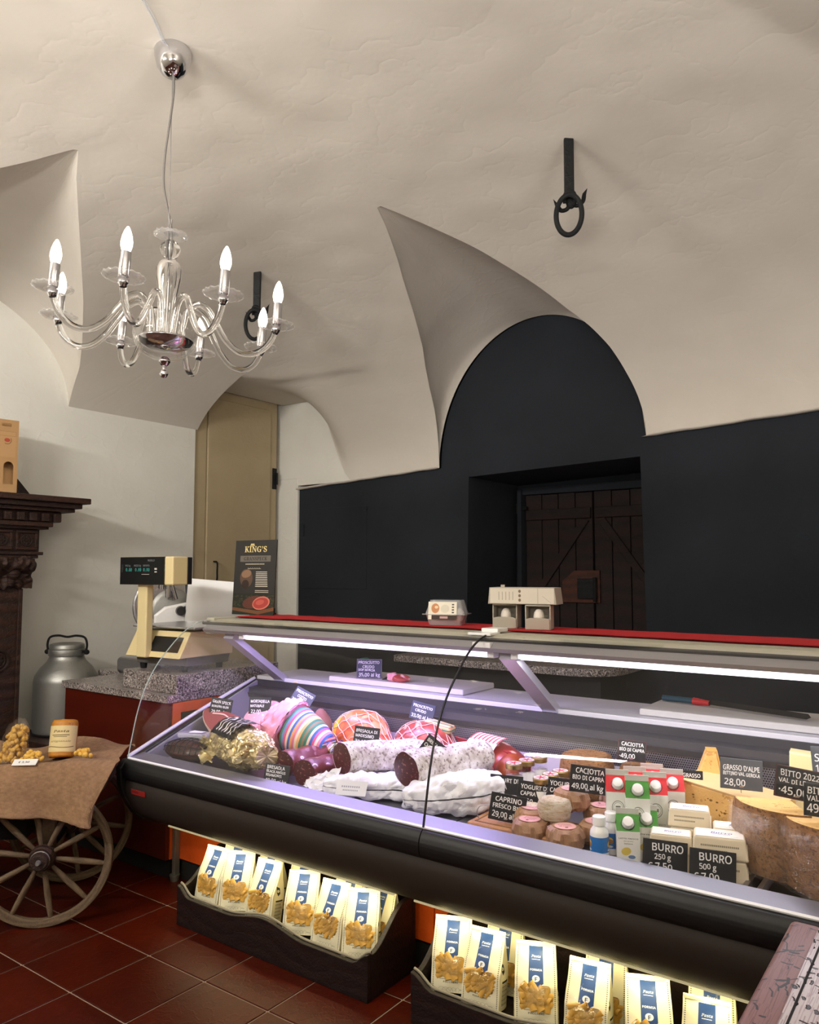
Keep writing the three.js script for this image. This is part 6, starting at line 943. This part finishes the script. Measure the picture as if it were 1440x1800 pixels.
// ---------------------------------------------------------------- hand cart with burlap
{
  const t = thing('hand_cart', 'small wooden hand cart with spoked wheels draped in burlap', 'cart', [-3.461, 0, -2.022], 46.4 * D2R);
  const R = 0.285;
  const wheelAt = (z) => {
    const w = new THREE.Group(); w.name = 'wheel'; w.position.set(0, R, z); t.add(w);
    part('rim', uvScale(lathe([[R - 0.03, -0.016], [R - 0.002, -0.018], [R, -0.014], [R, 0.014], [R - 0.002, 0.018], [R - 0.03, 0.016], [R - 0.034, 0], [R - 0.03, -0.016]], 72).rotateX(PI / 2), 6, 1), M.greyWood, w);
    part('hub', merge([lathe([[0, -0.05], [0.03, -0.05], [0.04, -0.035], [0.052, -0.02], [0.056, 0], [0.052, 0.022], [0.04, 0.04], [0.036, 0.062], [0.03, 0.066], [0, 0.066]], 32).rotateX(PI / 2)]), M.oldWood, w);
    part('hub_cap', merge([new THREE.TorusGeometry(0.037, 0.004, 8, 28).translate(0, 0, 0.045), cyl(0.012, 0.008, 0.02, 8).rotateX(PI / 2).translate(0, 0, 0.074)]), M.aluminium, w);
    for (let k = 0; k < 10; k++) { const a = (k + 0.25) * PI / 5, g = lathe([[0.0085, 0.045], [0.011, 0.09], [0.0135, 0.16], [0.011, 0.23], [0.009, R - 0.03]], 10); part('spoke', uvScale(g, 0.3, 0.3).rotateZ(a), M.greyWood, w); }
    return w;
  };
  wheelAt(0.245); wheelAt(-0.251); const w3 = wheelAt(0.245), w4 = wheelAt(-0.251); w3.position.x = w4.position.x = -0.62;
  part('axle', merge([cyl(0.014, 0.014, 0.45, 10).rotateX(PI / 2).translate(0, R, -0.003), cyl(0.014, 0.014, 0.45, 10).rotateX(PI / 2).translate(-0.62, R, -0.003)]), M.iron, t);
  part('bed', boxUV(merge([box(1.02, 0.03, 0.38, -0.29, 0.545, 0), box(1.02, 0.07, 0.02, -0.29, 0.585, 0.19), box(1.02, 0.07, 0.02, -0.29, 0.585, -0.19), box(0.02, 0.07, 0.38, 0.21, 0.585, 0)])), M.greyWood, t);
  for (const x of [0, -0.62]) for (const z of [0.15, -0.15]) part('strut', boxUV(box(0.05, 0.25, 0.05, x, 0.41, z)), M.greyWood, t);
  part('dark_box', boxUV(box(0.4, 0.2, 0.26, -0.3, 0.16 + 0.27, 0)), M.blackMatt, t);
  // burlap over the bed: across the bed (v < 0.6), then the flap in front
  const cloth = gridGeo(90, 90, (u, v) => {
    const x = lerp(-0.82, 0.285, u), right = smooth(0.55, 1, u), f = smooth(0.8, 1, u);
    if (v < 0.55) { const s = v / 0.55, z = lerp(-0.235, 0.215, s), sag = 0.034 * Math.sin(s * PI) * (1 - 0.75 * f), y = 0.672 - sag - 0.006 * f + 0.014 * N3(x * 7, z * 7, 1) * (1 - 0.3 * s) + 0.022 * Math.pow(1 - s, 3) * Math.sin(x * 14 + 1) + 0.028 * right * ridge(x * 3.5, z * 5, 3) * Math.sin(s * PI); return [x + 0.02 * f * Math.sin(s * 7), y, z]; }
    const s = (v - 0.55) / 0.45, len = 0.155 + 0.1 * smooth(0.5, 0.93, u) - 0.02 * Math.sin(u * 9), fold = 0.026 * Math.sin(u * 21 + 1.2) * s + 0.018 * N3(x * 9, s * 2, 4) * s;
    return [x - 0.075 * right * s * smooth(0.8, 1, u) + 0.05 * right * s * smooth(0.75, 0.95, u) * (1 - smooth(0.93, 1, u)), 0.672 - 0.01 * f - len * s * (1 - 0.35 * smooth(0.94, 1, u)), 0.215 + 0.1 * Math.pow(s, 0.5) + fold + 0.01 * right * s];
  }, (u, v) => [u * 1.1, v * 0.8]);
  const cl = solo('burlap_cloth', merge([cloth, cloth.clone().translate(0, -0.003, -0.003)]), M.burlap, 'coarse brown burlap cloth hanging over the front of the hand cart', 'cloth', [-3.461, 0.0, -2.022], 46.4 * D2R);
  const hem = tube([...Array(60)].map((_, i) => { const u = i / 59, p = cloth.attributes.position, k = 90 * 91 + Math.round(u * 90); return [p.getX(k), p.getY(k), p.getZ(k) + 0.002]; }), 0.0035, 150, 6); part('frayed_hem', displace(hem, crumple(0.004, 90)), M.burlap, cl);
  const on = (x, y, z) => { const c = Math.cos(46.4 * D2R), s = Math.sin(46.4 * D2R); return [-3.461 + x * c + z * s, y, -2.022 - x * s + z * c]; };
  const r1 = thing('pasta_roll', 'upright round pasta packet with a printed label on the burlap', 'pasta packet', on(0.015, 0.655, 0.04), 0.75);
  part('packet', displace(lathe([[0, 0], [0.052, 0], [0.058, 0.01], [0.058, 0.15], [0.052, 0.165], [0, 0.168]], 40).rotateX(-0.25), lumps(0.004, 30)), std({ color: 0xd2b06a, roughness: 0.45, map: rep(cheeseTex, 2) }), r1); part('label', toRect(new THREE.CylinderGeometry(0.06, 0.06, 0.115, 30, 1, true, -1.4, 2.8).translate(0, 0.08, 0).rotateX(-0.25), PRINT.rollLabel), M.print, r1);
  const lumpBag = (name, label, p, n, spread, h, film, sd, tl) => { const b = thing(name, label, 'pasta packet', p, 0.7), r = rngOf(sd), list = []; for (let i = 0; i < n; i++) { const v = r(), a = r() * 2 * PI, d = spread * Math.sqrt(r()) * (1 - 0.4 * v); const g = sphereUV(0.013, 0.0095, 0.0095, 10, 8); g.rotateZ(r() * 3).rotateY(r() * 3).translate(d * Math.cos(a) + tl * v, 0.012 + h * v, d * 0.7 * Math.sin(a)); list.push(g); } part('pasta', merge(list), M.popcorn, b).userData.kind = 'stuff'; if (film) part('film', displace(loft(30, 16, (u, v) => { const a = u * 2 * PI, k = (1 - 0.35 * v) * (v > 0.85 ? 1 - (v - 0.85) * 4 : 1); return [spread * 1.25 * k * Math.cos(a) + tl * v, h * 1.3 * v, spread * 0.95 * k * Math.sin(a)]; }), crumple(0.008, 18)), M.film, b); return b; };
  lumpBag('pasta_packet', 'tall clear bag of short yellow pasta at the left picture edge', on(-0.2, 0.645, 0.06), 150, 0.055, 0.15, true, 3, 0.04);
  lumpBag('pasta_packet', 'low open heap of yellow pasta between the two packets', on(-0.085, 0.655, 0.13), 40, 0.05, 0.035, false, 5, 0);
  lumpBag('pasta_packet', 'small packet of yellow pasta right of the round one', on(0.12, 0.662, 0.1), 26, 0.04, 0.022, true, 7, 0);
  const tag = thing('price_tag', 'small white price tag at the front edge of the burlap', 'price tag', on(-0.09, 0.675, 0.225), 0.72); part('paper', rbox(0.1, 0.04, 0.002, 0.0008).rotateX(-1.1).translate(0, 0.006, 0), M.paper, tag); part('print', toRect(plane(0.098, 0.038).translate(0, 0, 0.0014).rotateX(-1.1).translate(0, 0.006, 0), PRINT.smallTag), M.print, tag);
}

// ---------------------------------------------------------------- old table at the right, counter at the dark wall, added uplights
{
  const cv = document.createElement('canvas'); cv.width = cv.height = 1024; const bv = document.createElement('canvas'); bv.width = bv.height = 1024; const c = cv.getContext('2d'), d = bv.getContext('2d'), r = rngOf(77);
  c.fillStyle = '#bdb2b8'; c.fillRect(0, 0, 1024, 1024); d.fillStyle = '#d0d0d0'; d.fillRect(0, 0, 1024, 1024);  // pale lilac base: the glossy top's reflection is painted into the wood colour
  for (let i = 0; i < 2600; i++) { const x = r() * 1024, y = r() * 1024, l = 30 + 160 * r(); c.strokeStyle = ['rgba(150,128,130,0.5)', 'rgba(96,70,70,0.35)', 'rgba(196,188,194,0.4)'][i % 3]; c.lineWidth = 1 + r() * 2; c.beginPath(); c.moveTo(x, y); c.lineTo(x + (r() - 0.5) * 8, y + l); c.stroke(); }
  for (let i = 0; i < 520; i++) { const x = r() * 1024, y = r() * 1024, cross = r() < 0.35, l = 10 + 80 * r() * r(), w = 2 + 13 * r() * r(), a = cross ? (r() - 0.5) * 1.2 : PI / 2 + (r() - 0.5) * 0.7; for (const [g, col] of [[c, '#130b0a'], [d, '#202020']]) { g.strokeStyle = col; g.lineWidth = w; g.lineCap = 'round'; g.beginPath(); g.moveTo(x, y); g.lineTo(x + l * Math.cos(a) * 0.6, y + l * Math.sin(a) * 0.6); g.lineTo(x + l * Math.cos(a + 0.2), y + l * Math.sin(a + 0.2)); g.stroke(); } }
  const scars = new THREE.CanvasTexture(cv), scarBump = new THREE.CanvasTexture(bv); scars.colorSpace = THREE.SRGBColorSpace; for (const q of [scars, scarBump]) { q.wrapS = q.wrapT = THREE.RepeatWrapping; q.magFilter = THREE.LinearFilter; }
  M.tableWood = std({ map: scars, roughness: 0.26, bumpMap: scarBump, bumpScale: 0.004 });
  const t = thing('old_table', 'scarred dark red wooden table in the lower right corner', 'table', [0.25, 0, -1.35]);
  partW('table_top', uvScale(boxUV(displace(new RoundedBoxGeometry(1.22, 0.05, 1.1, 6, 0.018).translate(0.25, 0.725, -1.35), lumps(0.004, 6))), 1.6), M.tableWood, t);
  partW('edge_groove', box(0.004, 0.002, 1.0, -0.29, 0.751, -1.35), M.blackMatt, t); const edge = std({ map: scars, color: 0xb08078, roughness: 0.34 }); partW('edge_board', boxUV(rbox(0.065, 0.054, 1.1, 0.014, -0.329, 0.7258, -1.35), 1.6), edge, t); partW('end_board', boxUV(rbox(1.14, 0.054, 0.06, 0.014, 0.29, 0.7258, -1.876), 1.6), edge, t);
  for (const [x, z] of [[-0.28, -1.8], [0.78, -1.8], [-0.28, -0.9], [0.78, -0.9]]) partW('leg', boxUV(rbox(0.07, 0.7, 0.07, 0.008, x, 0.35, z), 2), M.oldWood, t);
  solo('burlap_mat', displace(gridGeo(20, 20, (u, v) => [0.3 * u, 0.752 + 0.004 * N3(u * 5, v * 5, 1), 0.34 * v]), () => 0).translate(0, -0.748, 0), M.burlap, 'corner of burlap cloth lying on the old table', 'cloth', [-0.2, 0.7525, -1.53], 0.6);
}
{
  const t = thing('back_counter', 'granite topped back counter with a rounded end against the dark wall', 'counter', [-2.2, 0, -4.5]);
  const out = [[-3.2, 0], [-1.95, 0]]; for (let i = 0; i <= 16; i++) { const a = -PI / 2 + (i / 16) * PI / 2; out.push([-1.95 + 0.0 + 0.26 * Math.cos(a + 0) - 0.0, 0.4 - 0.4 + 0.26 + 0.26 * Math.sin(a)]); } out.push([-1.69, 0.55], [-3.2, 0.55]);
  partW('granite_top', boxUV(slab(out, 0.045, 0.004).rotateX(-PI / 2).translate(0, 0.9, -4.22)), M.granite, t); partW('body', boxB(-3.15, -1.8, 0, 0.895, -4.77, -4.36), M.blackMatt, t);
}
{
  // lamps added out of view behind the photographer: troughs made up to light the vault evenly
  const lamp = (label, [x, y, z], yaw, power = 1, lift = 38) => {
    const t = thing('added_uplight', label, 'lamp', [x, y, z], yaw, 'added uplights out of view at the front of the shop'), el = lift * D2R, top = Math.min(vault(x, z), vault(x + 0.5, z), vault(x - 0.5, z)) - y, T = (g) => g.rotateX(PI / 2 - el);
    part('trough', T(merge([box(1.34, 0.02, 0.2, 0, -0.05, 0), box(1.34, 0.1, 0.015, 0, -0.01, 0.1), box(1.34, 0.1, 0.015, 0, -0.01, -0.1), box(0.015, 0.1, 0.2, 0.67, -0.01, 0), box(0.015, 0.1, 0.2, -0.67, -0.01, 0)])), M.white, t);
    if (lift > 20) part('front_shade', T(box(1.34, 0.25, 0.012, 0, 0.075, 0.115)), M.white, t);
    part('diffuser', T(rbox(1.3, 0.02, 0.17, 0.004, 0, 0, 0)), std({ color: 0xffffff, emissive: 0xfff2e8, emissiveIntensity: 3 }), t);
    for (const s of [-0.5, 0.5]) part('wire', cyl(0.002, 0.002, top - 0.16, 6, s, top / 2 + 0.02, 0), M.steel, t);
    const l = new THREE.RectAreaLight(ADDED_UPLIGHT.color, ADDED_UPLIGHT.intensity * power, 1.3, 0.16), n = V3(0, Math.sin(el), Math.cos(el)).applyAxisAngle(V3(0, 1, 0), yaw);
    l.position.set(x, y, z).addScaledVector(n, 0.03); l.lookAt(l.position.clone().add(n)); scene.add(l);
  };
  lamp('added white trough lamp on the left, behind the photographer', [-2.7, 2.85, 1.1], PI + 0.55, 1.15, 8); lamp('added white trough lamp straight behind the photographer', [0.0, 2.1, 1.2], PI + 0.05, 1.35, 32); lamp('added white trough lamp at the right end of the shop', [1.9, 2.1, 0.0], PI + 0.8, 0.75);
}

renderer.render(scene, camera);
